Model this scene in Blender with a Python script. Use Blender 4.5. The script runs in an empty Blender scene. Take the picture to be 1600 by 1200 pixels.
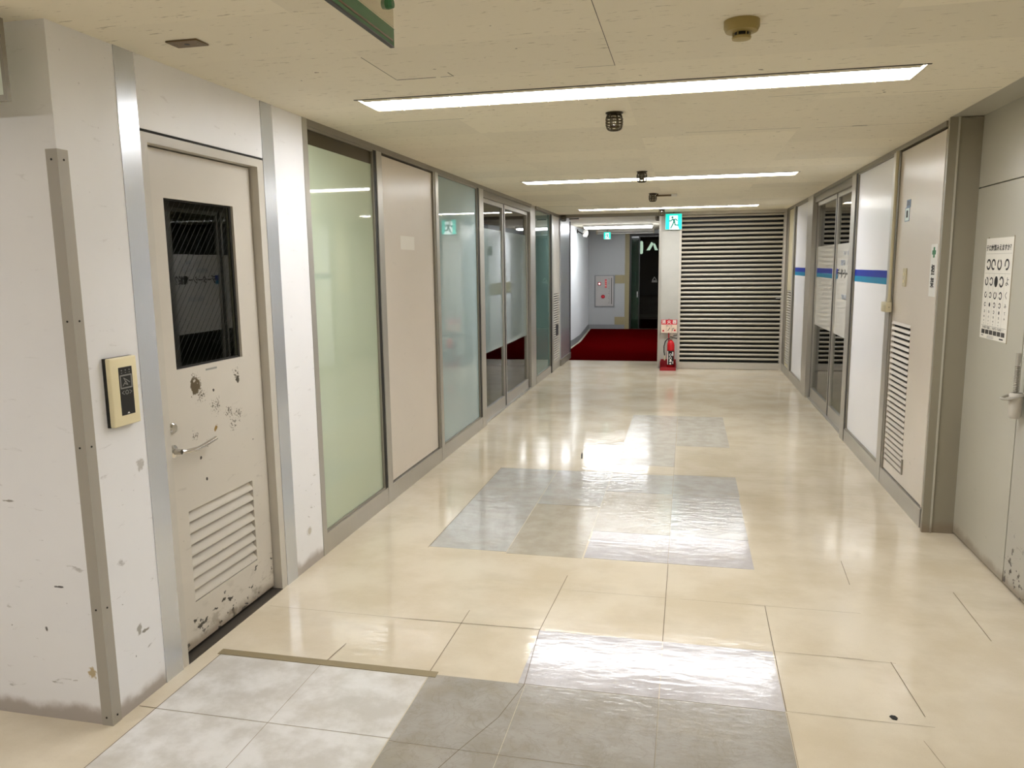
import bpy, bmesh, math, random
from mathutils import Vector, Matrix
random.seed(4)
S = bpy.context.scene
COL = S.collection
PI = math.pi

# ------------------------------------------------------------------ camera
cam_d = bpy.data.cameras.new('camera'); cam = bpy.data.objects.new('camera', cam_d); COL.objects.link(cam)
cam_d.sensor_width = 36.0; cam_d.lens = 1206.7 / 1600 * 36.0; cam_d.clip_start = 0.02
yaw, pitch, roll = (math.radians(a) for a in (-12.77937, -8.67590, -0.72395))
fw = Vector((math.sin(yaw) * math.cos(pitch), math.cos(yaw) * math.cos(pitch), math.sin(pitch)))
ri = fw.cross(Vector((0, 0, 1))).normalized(); up = ri.cross(fw)
r2 = math.cos(roll) * ri + math.sin(roll) * up; u2 = -math.sin(roll) * ri + math.cos(roll) * up
cam.matrix_world = Matrix(((r2.x, u2.x, -fw.x, 0), (r2.y, u2.y, -fw.y, 0), (r2.z, u2.z, -fw.z, 1.58), (0, 0, 0, 1)))
S.camera = cam
# ------------------------------------------------------------------ world, exposure
wd = bpy.data.worlds.new('world'); S.world = wd; wd.use_nodes = True
wd.node_tree.nodes['Background'].inputs[0].default_value = (0.95, 0.97, 1.0, 1)
wd.node_tree.nodes['Background'].inputs[1].default_value = 0.02
vs = S.view_settings
S.display_settings.display_device = 'sRGB'
vs.view_transform = 'Standard'; vs.look = 'None'; vs.gamma = 1.0; vs.use_curve_mapping = False
vs.exposure = 1.33
LAMP = 13.0          # radiance of the ceiling diffusers
LAMP_FAR = 12.5      # the lamp in the red carpet passage
S.cycles.use_denoising = True
S.cycles.max_bounces = 10; S.cycles.diffuse_bounces = 6; S.cycles.glossy_bounces = 6
S.cycles.transparent_max_bounces = 12
S.cycles.sample_clamp_indirect = 6.0

# ------------------------------------------------------------------ materials
def lin(h):
    h = h.lstrip('#')
    c = [int(h[i:i + 2], 16) / 255 for i in (0, 2, 4)]
    return tuple(x / 12.92 if x <= 0.04045 else ((x + 0.055) / 1.055) ** 2.4 for x in c) + (1,)

class NT:
    def __init__(s, name):
        s.m = bpy.data.materials.new(name); s.m.use_nodes = True
        s.t = s.m.node_tree; s.b = s.t.nodes['Principled BSDF']; s._p = None
    def n(s, typ, **kw):
        nd = s.t.nodes.new(typ)
        for k, v in kw.items(): setattr(nd, k, v)
        return nd
    def l(s, a, b): s.t.links.new(a, b)
    def pos(s):
        if s._p is None: s._p = s.n('ShaderNodeNewGeometry').outputs['Position']
        return s._p
    def mapped(s, scale=(1, 1, 1), rot=(0, 0, 0), loc=(0, 0, 0)):
        mp = s.n('ShaderNodeMapping'); mp.inputs['Scale'].default_value = scale
        mp.inputs['Rotation'].default_value = rot; mp.inputs['Location'].default_value = loc
        s.l(s.pos(), mp.inputs['Vector']); return mp.outputs[0]
    def noise(s, vec, scale=1, detail=4, rough=0.55, dist=0.0):
        nd = s.n('ShaderNodeTexNoise'); s.l(vec, nd.inputs['Vector'])
        nd.inputs['Scale'].default_value = scale; nd.inputs['Detail'].default_value = detail
        nd.inputs['Roughness'].default_value = rough; nd.inputs['Distortion'].default_value = dist
        return nd.outputs['Fac']
    def ramp(s, fac, lo, hi, a=0.0, b=1.0):
        nd = s.n('ShaderNodeMapRange'); nd.interpolation_type = 'SMOOTHSTEP'
        s.l(fac, nd.inputs['Value'])
        for k, v in zip(('From Min', 'From Max', 'To Min', 'To Max'), (lo, hi, a, b)): nd.inputs[k].default_value = v
        return nd.outputs[0]
    def math(s, op, a, b=None):
        nd = s.n('ShaderNodeMath', operation=op)
        for i, v in enumerate((a, b)):
            if v is None: continue
            if isinstance(v, (int, float)): nd.inputs[i].default_value = v
            else: s.l(v, nd.inputs[i])
        return nd.outputs[0]
    def mix(s, fac, a, b):
        nd = s.n('ShaderNodeMix', data_type='RGBA')
        if isinstance(fac, (int, float)): nd.inputs[0].default_value = fac
        else: s.l(fac, nd.inputs[0])
        for i, v in ((6, a), (7, b)):
            if isinstance(v, tuple): nd.inputs[i].default_value = v
            else: s.l(v, nd.inputs[i])
        return nd.outputs[2]
    def bump(s, h, strength=0.1, dist=0.01):
        nd = s.n('ShaderNodeBump'); nd.inputs['Strength'].default_value = strength
        nd.inputs['Distance'].default_value = dist; s.l(h, nd.inputs['Height'])
        s.l(nd.outputs[0], s.b.inputs['Normal'])
    def sep(s):
        nd = s.n('ShaderNodeSeparateXYZ'); s.l(s.pos(), nd.inputs[0]); return nd.outputs
    def dist(s, p, scale=(1, 1, 1)):
        v = s.n('ShaderNodeVectorMath', operation='SUBTRACT'); s.l(s.pos(), v.inputs[0]); v.inputs[1].default_value = p
        m = s.n('ShaderNodeVectorMath', operation='MULTIPLY'); s.l(v.outputs[0], m.inputs[0]); m.inputs[1].default_value = scale
        d = s.n('ShaderNodeVectorMath', operation='LENGTH'); s.l(m.outputs[0], d.inputs[0]); return d.outputs['Value']
    def col(s, c):
        if isinstance(c, tuple): s.b.inputs['Base Color'].default_value = c
        else: s.l(c, s.b.inputs['Base Color'])
    def set(s, rough=0.5, metal=0.0, spec=0.5, ior=1.5):
        s.b.inputs['Roughness'].default_value = rough; s.b.inputs['Metallic'].default_value = metal
        s.b.inputs['Specular IOR Level'].default_value = spec; s.b.inputs['IOR'].default_value = ior

def flat(name, h, rough=0.5, metal=0.0, spec=0.5, vary=0.06, scale=9.0, stretch=(1, 1, 1)):
    t = NT(name); t.set(rough, metal, spec); c = lin(h)
    f = t.noise(t.mapped(stretch), scale, 3)
    d = tuple(x * (1 - vary) for x in c[:3]) + (1,); e = tuple(min(1, x * (1 + vary)) for x in c[:3]) + (1,)
    t.col(t.mix(f, d, e)); return t.m

def emit(name, h, strength):
    t = NT(name); t.set(0.4); t.col(lin(h))
    t.b.inputs['Emission Color'].default_value = lin(h); t.b.inputs['Emission Strength'].default_value = strength
    return t.m

def worn_paint(name, h, rough=0.4, scuff=0.5, grime=True, chips=False):
    t = NT(name); t.set(rough); c = lin(h)
    base = t.mix(t.noise(t.mapped(), 2.2, 5), tuple(x * 0.93 for x in c[:3]) + (1,), tuple(min(1, x * 1.05) for x in c[:3]) + (1,))
    xyz = t.sep()
    low = t.ramp(xyz[2], 0.1, 1.3, 1.0, 0.25)
    sc = t.ramp(t.noise(t.mapped((7, 7, 22), (0.5, 0.3, 0)), 1.6, 6, 0.6, 0.6), 0.63, 0.73)
    base = t.mix(t.math('MULTIPLY', t.math('MULTIPLY', sc, low), scuff), base, lin('#837b70'))
    sp = t.ramp(t.noise(t.mapped(), 46, 2, 0.5), 0.745, 0.78)
    base = t.mix(t.math('MULTIPLY', t.math('MULTIPLY', sp, low), scuff * 1.2), base, lin('#4c4238'))
    if grime:
        edge = t.math('ADD', xyz[2], t.math('MULTIPLY', t.noise(t.mapped(), 9, 4), -0.09))
        base = t.mix(t.ramp(edge, -0.02, 0.03, 0.7, 0.0), base, lin('#85745f'))
    t.col(base); t.bump(t.noise(t.mapped(), 60, 2), 0.04, 0.002)
    return t

M = {}
M['paint'] = worn_paint('white wall paint', '#ecebeb', 0.42, 0.7)
t_ = M['paint']; bc_ = t_.b.inputs['Base Color'].links[0].from_socket
for p_, r_, st_, c_ in (((-2.101, 2.13, .501), .006, (.35, 1, 1.4), '#2a241c'), ((-2.171, 2.13, .34), .006, (1, 1, .7), '#4a4238'), ((-2.0, 2.13, .19), .016, (1, 1, .7), '#b09a6c'), ((-2.36, 2.13, .72), .006, (.6, 1, 1), '#6a6258'), ((-2.27, 2.13, .80), .004, (.2, 1, 1), '#8c867c'),
                       ((-1.937, 2.30, .28), .012, (1, 1, .6), '#9c968c'), ((-1.937, 2.38, .88), .02, (1, 1, 1), '#b4b0aa'), ((-1.937, 2.33, .26), .006, (1, .3, 1), '#80786c')):
    dd_ = t_.math('ADD', t_.dist(p_, st_), t_.math('MULTIPLY', t_.math('SUBTRACT', t_.noise(t_.mapped(), 60, 3), .5), r_ * 2))
    bc_ = t_.mix(t_.ramp(dd_, r_ * .7, r_ * 1.2, .9, 0.0), bc_, lin(c_))
t_.col(bc_); M['paint'] = t_.m
M['paint_clean'] = flat('white enamel panel', '#dcdad8', 0.28, 0, 0.5, 0.02)
M['beige_panel'] = worn_paint('beige laminate panel', '#d8cec0', 0.3, 0.35, False).m
M['grey_paint'] = worn_paint('grey green steel paint', '#b6b2a3', 0.36, 0.25, True).m
M['pillar_dark'] = worn_paint('olive grey pillar paint', '#8f8876', 0.36, 0.2, True).m
M['frame_paint'] = flat('grey beige frame paint', '#c2bcb0', 0.4)
M['pillar_paint'] = flat('drab pillar paint', '#b3b1a8', 0.4)
M['passage_white'] = flat('cool white wall', '#e2e6e8', 0.35, 0, 0.5, 0.02)
M['passage_grey'] = flat('pale grey wall', '#a3a5a5', 0.4, 0, 0.5, 0.02)
M['olive'] = flat('olive tape', '#8f8460', 0.5)
M['base_grey'] = flat('grey vinyl base', '#7c7f80', 0.5)
M['alu'] = flat('anodised aluminium', '#b9b5ac', 0.34, 0.6, 0.5, 0.05, 30, (1, 1, 0.05))
M['steel'] = flat('brushed stainless steel', '#d2d5da', 0.24, 0.7, 0.5, 0.05, 60, (8, 8, 0.2))
M['alu_dark'] = flat('dull bronze aluminium', '#8f897c', 0.4, 0.4, 0.5, 0.05, 20)
M['chrome'] = flat('chrome', '#c9c6c0', 0.16, 1.0)
M['black'] = flat('black rubber', '#14130f', 0.45)
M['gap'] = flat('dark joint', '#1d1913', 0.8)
M['joint'] = flat('dirty tile joint', '#6a5c48', 0.7)
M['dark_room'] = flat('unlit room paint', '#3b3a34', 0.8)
M['night'] = flat('black unlit paint', '#060606', 0.8, 0, 0.1)
M['brown'] = flat('brown bakelite', '#6a5534', 0.45)
M['cream'] = flat('aged cream plastic', '#e8dcb4', 0.35, 0, 0.5, 0.04)
M['cream_grey'] = flat('grey cream plastic', '#c9bf9f', 0.4)
M['white'] = flat('white plastic', '#eceae4', 0.4, 0, 0.5, 0.02)
M['paper'] = flat('white paper', '#eae6dc', 0.6, 0, 0.3, 0.02)
M['ink'] = flat('black ink', '#181616', 0.6)
M['ink_grey'] = flat('grey ink', '#8b8a84', 0.6)
M['ink_faint'] = flat('faint blue grey lettering', '#9aa2b0', 0.4)
M['red'] = flat('red gloss paint', '#c3101a', 0.25)
M['red_dark'] = flat('dark red plastic', '#9a1622', 0.35)
M['red_sign'] = flat('red sign ink', '#d01a2e', 0.4)
M['pink'] = flat('pale pink sign ink', '#ead3bd', 0.5)
M['blue_dark'] = flat('deep blue film', '#0c2a9a', 0.4, 0, 0.12)
M['blue_light'] = flat('teal blue film', '#0f7ea4', 0.4, 0, 0.12)
M['blue_tag'] = flat('slate blue tag', '#6d86a8', 0.4)
M['green'] = flat('green ink', '#0d7a3c', 0.45)
M['film'] = flat('white window film', '#f3f3f6', 0.22, 0, 0.3, 0.01)
M['film_door'] = flat('thin white window film', '#dddbd4', 0.1, 0, 0.5, 0.01)
M['frost_green'] = flat('green frosted glass', '#b6c1a8', 0.03, 0, 0.95, 0.03, 1.2)
M['frost_blue'] = flat('blue frosted glass', '#97aaaa', 0.02, 0, 0.95, 0.03, 1.2)
M['frost_mid'] = flat('grey frosted film glass', '#7d8b86', 0.015, 0, 0.95, 0.02, 1.2)
M['frost_teal'] = flat('teal frosted glass', '#5f7a75', 0.03, 0, 0.9, 0.04, 1.2)
M['slat'] = flat('shutter grey', '#bdb6a6', 0.38, 0.1, 0.5, 0.05, 20, (0.1, 1, 1))
M['olive_metal'] = flat('olive bronze metal', '#41371f', 0.35, 0.4)
M['detector'] = flat('aged yellow plastic', '#a08d52', 0.45)
M['tape'] = flat('brown floor tape', '#8e8062', 0.5)
M['acryl_green'] = flat('green acrylic edge', '#3c7048', 0.15)
M['black_glass'] = flat('black glass', '#060907', 0.05, 0, 0.4)
M['green_glass'] = flat('dark green glass', '#10281c', 0.08, 0, 0.5, 0.4, 6, (3, 1, 0.4))
M['lamp'] = emit('lit lamp diffuser', '#fafbff', LAMP)
M['lamp_far'] = emit('lit cool lamp diffuser', '#fbfcff', LAMP_FAR)
M['reflection_glow'] = emit('glowing lamp reflection', '#eefcf2', 5)  # glow for the shapes that imitate lamp reflections in the black glass
M['exit_green'] = emit('lit green exit face', '#00d8c0', 0.42)
M['exit_white'] = emit('lit white exit face', '#e8fffb', 0.5)
M['exit_man'] = emit('lit dark green figure', '#007a68', 0.2)
M['red_lamp'] = emit('lit red lamp', '#ffd0d0', .7)

def clear_glass(name, tint, ior=1.8):
    t = NT(name); nt = t.t; nt.nodes.remove(t.b)
    tr = t.n('ShaderNodeBsdfTransparent'); tr.inputs[0].default_value = tint
    gl = t.n('ShaderNodeBsdfGlossy'); gl.inputs['Roughness'].default_value = 0.01
    fr0 = t.n('ShaderNodeFresnel'); fr0.inputs['IOR'].default_value = ior
    ge = t.n('ShaderNodeNewGeometry')
    fr = t.n('ShaderNodeMath', operation='MULTIPLY'); t.l(fr0.outputs[0], fr.inputs[0])
    t.l(t.math('SUBTRACT', 1.0, ge.outputs['Backfacing']), fr.inputs[1])
    mx = t.n('ShaderNodeMixShader'); t.l(fr.outputs[0], mx.inputs[0]); t.l(tr.outputs[0], mx.inputs[1]); t.l(gl.outputs[0], mx.inputs[2])
    t.l(mx.outputs[0], nt.nodes['Material Output'].inputs[0]); return t.m
M['glass'] = clear_glass('clear glass', (0.75, 0.78, 0.72, 1))
M['dark_glass'] = clear_glass('smoked glass', (0.20, 0.22, 0.20, 1), 1.35)
M['acryl'] = clear_glass('clear acrylic', (0.86, 0.84, 0.76, 1))

def floor_tile(name, a, b, scale, rough, wave, wave_scale, speck=0.2, veins=0.0):
    t = NT(name); t.set(rough, 0, 0.5)
    c = t.mix(t.ramp(t.noise(t.mapped(), scale, 6, 0.6), 0.35, 0.65), lin(a), lin(b))
    c = t.mix(t.math('MULTIPLY', t.ramp(t.noise(t.mapped(), 240, 2), 0.6, 0.75), speck), c, lin('#8d7a60'))
    c = t.mix(t.math('MULTIPLY', t.ramp(t.noise(t.mapped((1, 2.2, 1)), 1.7, 5), 0.52, 0.75), 0.3), c, lin('#b0a48c'))
    if veins:
        v = t.math('ABSOLUTE', t.math('SUBTRACT', t.noise(t.mapped(), 9, 5, 0.6, 1.2), 0.5))
        c = t.mix(t.ramp(v, 0.0, 0.03, veins, 0.0), c, lin('#7f7665'))
    t.col(c)
    h = t.math('ADD', t.noise(t.mapped((1, 2.6, 1)), wave_scale, 3), t.math('MULTIPLY', t.noise(t.mapped(), 90, 3), 0.06))
    t.bump(h, wave, 0.01)
    rr = t.ramp(t.noise(t.mapped(), 3, 4), 0.3, 0.7, rough * 0.75, rough * 1.35); t.l(rr, t.b.inputs['Roughness'])
    return t.m
M['floor'] = floor_tile('waxed beige vinyl tile', '#d9ceb8', '#cdc0a7', 2.2, 0.10, 0.085, 7)
M['floor_marble'] = floor_tile('grey white vinyl tile', '#dedcd8', '#c6c2ba', 6, 0.2, 0.06, 14, 0.1)
M['floor_vein'] = floor_tile('veined grey vinyl tile', '#a8a49d', '#9b958a', 6, 0.14, 0.1, 14, 0.25, 0.22)
M['floor_shiny'] = floor_tile('shiny grey vinyl tile', '#bfbbbb', '#b3aead', 8, 0.115, 0.09, 9, 0.1, 0.08)
M['floor_grey'] = floor_tile('scuffed grey vinyl tile', '#bcbbb6', '#b1aea7', 9, 0.10, 0.16, 9, 0.25)
M['floor_dull'] = floor_tile('brownish vinyl tile', '#bbb4a5', '#b1a998', 9, 0.12, 0.12, 12, 0.3)

M['floor_faint'] = floor_tile('pale grey vinyl tile', '#cac5b9', '#bdb7a9', 9, 0.13, 0.2, 10, 0.25)
def ceiling_mat():
    t = NT('fissured ceiling board'); t.set(0.75, 0, 0.25)
    c = lin('#e8e0cb')
    xyz = t.sep()
    cx = t.math('FLOOR', t.math('DIVIDE', t.math('ADD', xyz[0], 0.29), 0.9)); cy = t.math('FLOOR', t.math('DIVIDE', t.math('SUBTRACT', xyz[1], 3.165), 0.45))
    cmb = t.n('ShaderNodeCombineXYZ'); t.l(cx, cmb.inputs[0]); t.l(cy, cmb.inputs[1])
    wn = t.n('ShaderNodeTexWhiteNoise'); t.l(cmb.outputs[0], wn.inputs[0])
    b = t.mix(wn.outputs['Value'], tuple(x * 0.93 for x in c[:3]) + (1,), tuple(x * 1.04 for x in c[:3]) + (1,))
    fis = t.ramp(t.noise(t.mapped((12, 60, 12)), 1.3, 4, 0.6), 0.62, 0.70)
    b = t.mix(t.math('MULTIPLY', fis, 0.5), b, lin('#7a6a4c'))
    sp = t.ramp(t.noise(t.mapped((1, 1.6, 1)), 17, 2), 0.74, 0.765)
    b = t.mix(t.math('MULTIPLY', sp, 0.8), b, lin('#4a3d26'))
    t.col(b); t.bump(t.noise(t.mapped((30, 120, 30)), 1, 3), 0.25, 0.003); return t.m
M['ceiling'] = ceiling_mat()

def carpet_mat():
    t = NT('dark red carpet pile'); t.set(0.95, 0, 0.0)
    t.col(t.mix(t.noise(t.mapped(), 160, 3), lin('#320102'), lin('#480304'))); t.bump(t.noise(t.mapped(), 400, 2), 0.5, 0.004); return t.m
M['carpet'] = carpet_mat()

def door_paint():
    t = worn_paint('chipped door paint', '#c8c1b4', 0.38, 0.35, True)
    base = t.b.inputs['Base Color'].links[0].from_socket
    xyz = t.sep()
    nz = t.noise(t.mapped(), 38, 4, 0.6)
    fine = t.noise(t.mapped(), 130, 3, 0.6)
    # clusters of fine flaking
    acc = None
    for (y, z, r) in ((2.80, 1.12, .07), (2.83, 1.06, .06), (3.10, 1.12, .05), (2.93, 1.0, .07), (3.02, .955, .06), (3.09, .93, .06), (3.05, .89, .05), (2.77, .90, .04), (2.86, .845, .04)):
        d = t.ramp(t.dist((-1.98, y, z)), r * 0.15, r, 1.0, 0.0)
        acc = d if acc is None else t.math('MAXIMUM', acc, d)
    fl = t.ramp(t.math('ADD', fine, t.math('MULTIPLY', acc, 0.19)), 0.715, 0.74)
    base = t.mix(t.math('MULTIPLY', fl, t.ramp(acc, 0.0, 0.2)), base, lin('#5b5344'))
    for (y, z, r, c) in ((2.80, 1.10, .033, '#5a4c33'), (3.105, 1.09, .013, '#4a4436'), (2.92, .905, .013, '#8a6a20'), (2.92, 1.07, .006, '#3a332a'), (2.80, .80, .006, '#332c24'), (2.83, .70, .006, '#332c24'), (3.20, .79, .005, '#332c24')):
        d = t.math('ADD', t.dist((-1.98, y, z)), t.math('MULTIPLY', t.math('SUBTRACT', nz, 0.5), r * 3.4))
        base = t.mix(t.ramp(d, r * 0.9, r * 1.08, 1.0, 0.0), base, lin(c))
    lowm = t.ramp(xyz[2], 0.0, 0.26, 1.0, 0.0)
    ch = t.ramp(t.math('ADD', t.noise(t.mapped((1, 14, 22)), 1.3, 5), t.math('MULTIPLY', lowm, 0.13)), 0.70, 0.735)
    base = t.mix(t.math('MULTIPLY', ch, t.ramp(lowm, 0.0, 0.15)), base, lin('#2f2c24'))
    sm = t.ramp(t.math('ADD', t.noise(t.mapped((1, 5, 9)), 2.0, 5), t.math('MULTIPLY', lowm, 0.14)), 0.6, 0.72)
    base = t.mix(t.math('MULTIPLY', sm, t.math('MULTIPLY', lowm, 0.7)), base, lin('#7d715e'))
    t.col(base); return t.m
M['door_paint'] = door_paint()

def wired():
    t = NT('wired glass lines'); t.set(0.3); t.col(lin('#2c3029')); return t.m
M['wire'] = wired()

# ------------------------------------------------------------------ mesh helpers
class MB:
    def __init__(s): s.bm = bmesh.new(); s.mi = 0
    def _f(s, vs, smooth=False):
        try:
            f = s.bm.faces.new(vs); f.material_index = s.mi; f.smooth = smooth; return f
        except ValueError: return None
    def box(s, x0, x1, y0, y1, z0, z1):
        v = [s.bm.verts.new(p) for p in ((x0, y0, z0), (x1, y0, z0), (x1, y1, z0), (x0, y1, z0), (x0, y0, z1), (x1, y0, z1), (x1, y1, z1), (x0, y1, z1))]
        for q in ((0, 3, 2, 1), (4, 5, 6, 7), (0, 1, 5, 4), (1, 2, 6, 5), (2, 3, 7, 6), (3, 0, 4, 7)): s._f([v[i] for i in q])
        return s
    def quad(s, *p): s._f([s.bm.verts.new(q) for q in p]); return s
    def prism(s, fr, pts, d0, d1):
        a = [s.bm.verts.new(fr(x, y, d0)) for x, y in pts]; b = [s.bm.verts.new(fr(x, y, d1)) for x, y in pts]
        n = len(pts); s._f(b); s._f(a[::-1])
        for i in range(n): s._f((a[i], a[(i + 1) % n], b[(i + 1) % n], b[i]))
        return s
    def rect(s, fr, x0, x1, y0, y1, d0, d1): return s.prism(fr, ((x0, y0), (x1, y0), (x1, y1), (x0, y1)), d0, d1)
    def ring(s, fr, cx, cy, R, r, a0, a1, d0, d1, n=28):
        for i in range(n):
            t0 = a0 + (a1 - a0) * i / n; t1 = a0 + (a1 - a0) * (i + 1) / n
            p = [(cx + q * math.cos(t), cy + q * math.sin(t)) for q, t in ((r, t0), (R, t0), (R, t1), (r, t1))]
            s.prism(fr, p, d0, d1)
        return s
    def disc(s, fr, cx, cy, R, d0, d1, n=20, sx=1.0, sy=1.0):
        return s.prism(fr, [(cx + R * sx * math.cos(2 * PI * i / n), cy + R * sy * math.sin(2 * PI * i / n)) for i in range(n)], d0, d1)
    def strip(s, fr, pts, w, d0, d1):
        for (ax, ay), (bx, by) in zip(pts, pts[1:]):
            L = math.hypot(bx - ax, by - ay) or 1; nx, ny = -(by - ay) / L * w / 2, (bx - ax) / L * w / 2
            s.prism(fr, ((ax + nx, ay + ny), (ax - nx, ay - ny), (bx - nx, by - ny), (bx + nx, by + ny)), d0, d1)
            s.disc(fr, bx, by, w / 2, d0, d1, 8)
        return s
    def lathe(s, c, prof, axis='z', n=24, caps=True):
        rings = []
        for r, h in prof:
            rg = []
            for i in range(n):
                a = 2 * PI * i / n; u, v = r * math.cos(a), r * math.sin(a)
                p = {'z': (u, v, h), 'x': (h, u, v), 'y': (v, h, u)}[axis]
                rg.append(s.bm.verts.new((c[0] + p[0], c[1] + p[1], c[2] + p[2])))
            rings.append(rg)
        for A, B in zip(rings, rings[1:]):
            for i in range(n): s._f((A[i], A[(i + 1) % n], B[(i + 1) % n], B[i]), True)
        if caps: s._f(rings[0][::-1]); s._f(rings[-1])
        return s
    def tube(s, pts, r, n=8):
        pts = [Vector(p) for p in pts]; rings = []
        prev = None
        for i, p in enumerate(pts):
            d = ((pts[min(i + 1, len(pts) - 1)] - pts[max(i - 1, 0)])).normalized()
            if prev is None: u = d.orthogonal().normalized()
            else: u = (prev - d * prev.dot(d)).normalized()
            prev = u; v = d.cross(u)
            rings.append([s.bm.verts.new(p + r * (math.cos(2 * PI * k / n) * u + math.sin(2 * PI * k / n) * v)) for k in range(n)])
        for A, B in zip(rings, rings[1:]):
            for i in range(n): s._f((A[i], A[(i + 1) % n], B[(i + 1) % n], B[i]), True)
        s._f(rings[0][::-1]); s._f(rings[-1]); return s
    def bevel(s, w, seg=2):
        bmesh.ops.bevel(s.bm, geom=[e for e in s.bm.edges], offset=w, segments=seg, affect='EDGES', profile=0.5); return s

def frame(o, r, u):
    o, r, u = Vector(o), Vector(r), Vector(u); n = r.cross(u)
    return lambda a, b, d=0.0: o + r * a + u * b + n * d
def on_left(y, z, x=-1.937): return frame((x, y, z), (0, 1, 0), (0, 0, 1))      # faces +x
def on_right(y, z, x=1.384): return frame((x, y, z), (0, -1, 0), (0, 0, 1))     # faces -x
def on_front(x, z, y): return frame((x, y, z), (1, 0, 0), (0, 0, 1))            # faces -y

def origin(p):
    o = Vector((0, 0, 0))
    while p is not None: o += p.location; p = p.parent
    return o
def mk(name, mb, mats, parent=None, label=None, cat=None, group=None, kind=None, base=None):
    bm = mb.bm; bmesh.ops.recalc_face_normals(bm, faces=bm.faces)
    me = bpy.data.meshes.new(name)
    o = bpy.data.objects.new(name, me)
    off = origin(parent) if parent is not None else Vector(base or (0, 0, 0))
    if parent is None and base: o.location = off
    bmesh.ops.translate(bm, verts=bm.verts, vec=-off)
    bm.to_mesh(me); bm.free()
    for m in (mats if isinstance(mats, (list, tuple)) else [mats]): me.materials.append(M[m] if isinstance(m, str) else m)
    me.set_sharp_from_angle(angle=math.radians(40))
    COL.objects.link(o)
    if parent is not None: o.parent = parent
    tag(o, label, cat, group, kind); return o
def tag(o, label=None, cat=None, group=None, kind=None):
    for k, v in (('label', label), ('category', cat), ('group', group), ('kind', kind)):
        if v: o[k] = v
def thing(name, loc, label, cat, group=None, kind=None):
    o = bpy.data.objects.new(name, None); o.empty_display_size = 0.1; o.location = loc
    COL.objects.link(o); tag(o, label, cat, group, kind); return o
def copy_tree(o, loc, label):
    def cp(a, par):
        c = a.copy(); COL.objects.link(c)
        if par is not None: c.parent = par
        for ch in list(a.children): cp(ch, c)
        return c
    r = cp(o, None); r.location = loc; r['label'] = label; return r

FONT = None
def text(name, body, fr, size, mat, parent, d=0.0004, thick=0.0005, sx=1.0, align='CENTER', vertical=False, bold=0.0):
    """lettering as a mesh lying on the frame fr (its origin is the middle of the text)"""
    cu = bpy.data.curves.new(name, 'FONT'); cu.body = body; cu.size = size; cu.align_x = align; cu.align_y = 'CENTER'
    cu.extrude = thick / 2; cu.resolution_u = 2; cu.offset = bold * size
    if vertical: cu.space_line = 1.15
    tmp = bpy.data.objects.new('tmp_text', cu); COL.objects.link(tmp)
    dg = bpy.context.evaluated_depsgraph_get(); dg.update()
    me = bpy.data.meshes.new_from_object(tmp.evaluated_get(dg)); me.name = name
    bpy.data.objects.remove(tmp); bpy.data.curves.remove(cu)
    off = origin(parent)
    for v in me.vertices: v.co = fr(v.co.x * sx, v.co.y, v.co.z + d + thick / 2) - off
    me.materials.clear(); me.materials.append(M[mat])
    o = bpy.data.objects.new(name, me); COL.objects.link(o); o.parent = parent; return o

XL, XR, H = -1.937, 1.384, 2.347
XD = 1.545       # plane of the steel wall beside the camera
YE = 12.0        # end of the corridor
trim_i = [0]
def trim(mb, mat, label, **kw):
    trim_i[0] += 1
    return mk('trim_%d' % trim_i[0], mb, mat, kind='structure', label=label, cat='trim', **kw)

# ================================================================== SETTING
# ---- floor: one sheet with the replaced tiles and the joints let into it
fb = MB()
fb.box(-6, 4.6, -4.2, 12.9, -0.12, 0.0)
fb.box(-2.6, 0.2, 12.9, 16.0, -0.12, 0.0)
def patch(mi, x0, x1, y0, y1, z=0.0008): fb.mi = mi; fb.box(x0, x1, y0, y1, -0.002, z)
patch(1, -1.86, -1.41, 0.9, 1.806); patch(1, -1.406, -0.957, 0.9, 1.806)
for a, b in ((-1.86, -1.411), (-1.409, -0.957)):
    patch(1, a, b, 1.81, 2.254); patch(1, a, b, 2.257, 2.66)
for a, b in ((-0.953, -0.572), (-0.57, -0.071), (-0.068, 0.372)):
    patch(2, a, b, 0.9, 2.24); patch(2, a, b, 2.243, 2.683)
patch(3, -0.60, -0.071, 2.686, 3.128, 0.0012); patch(3, -0.068, 0.373, 2.686, 3.128, 0.0012)
patch(4, -1.408, -0.957, 4.02, 4.93); patch(4, -1.408, -0.957, 4.933, 5.79)
patch(5, -0.953, -0.53, 4.0, 4.92); patch(4, -0.953, -0.53, 4.923, 5.79)
patch(3, -0.52, -0.071, 4.012, 4.45, 0.0012); patch(3, -0.068, 0.372, 4.012, 4.45, 0.0012)
patch(5, -0.527, -0.071, 4.453, 5.29); patch(4, -0.068, 0.374, 4.453, 5.29)
patch(4, -0.527, -0.071, 5.293, 5.78); patch(4, -0.068, 0.38, 5.293, 5.81)
patch(7, -0.527, -0.07, 6.05, 8.15, 0.0006); patch(7, -0.065, 0.388, 6.78, 8.16, 0.0006)
fb.mi = 6
def seam(pts, w=0.004, z=0.0014):
    for (ax, ay), (bx, by) in zip(pts, pts[1:]):
        L = math.hypot(bx - ax, by - ay); nx, ny = -(by - ay) / L * w / 2, (bx - ax) / L * w / 2
        fb.quad((ax + nx, ay + ny, z), (ax - nx, ay - ny, z), (bx - nx, by - ny, z), (bx + nx, by + ny, z))
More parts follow.
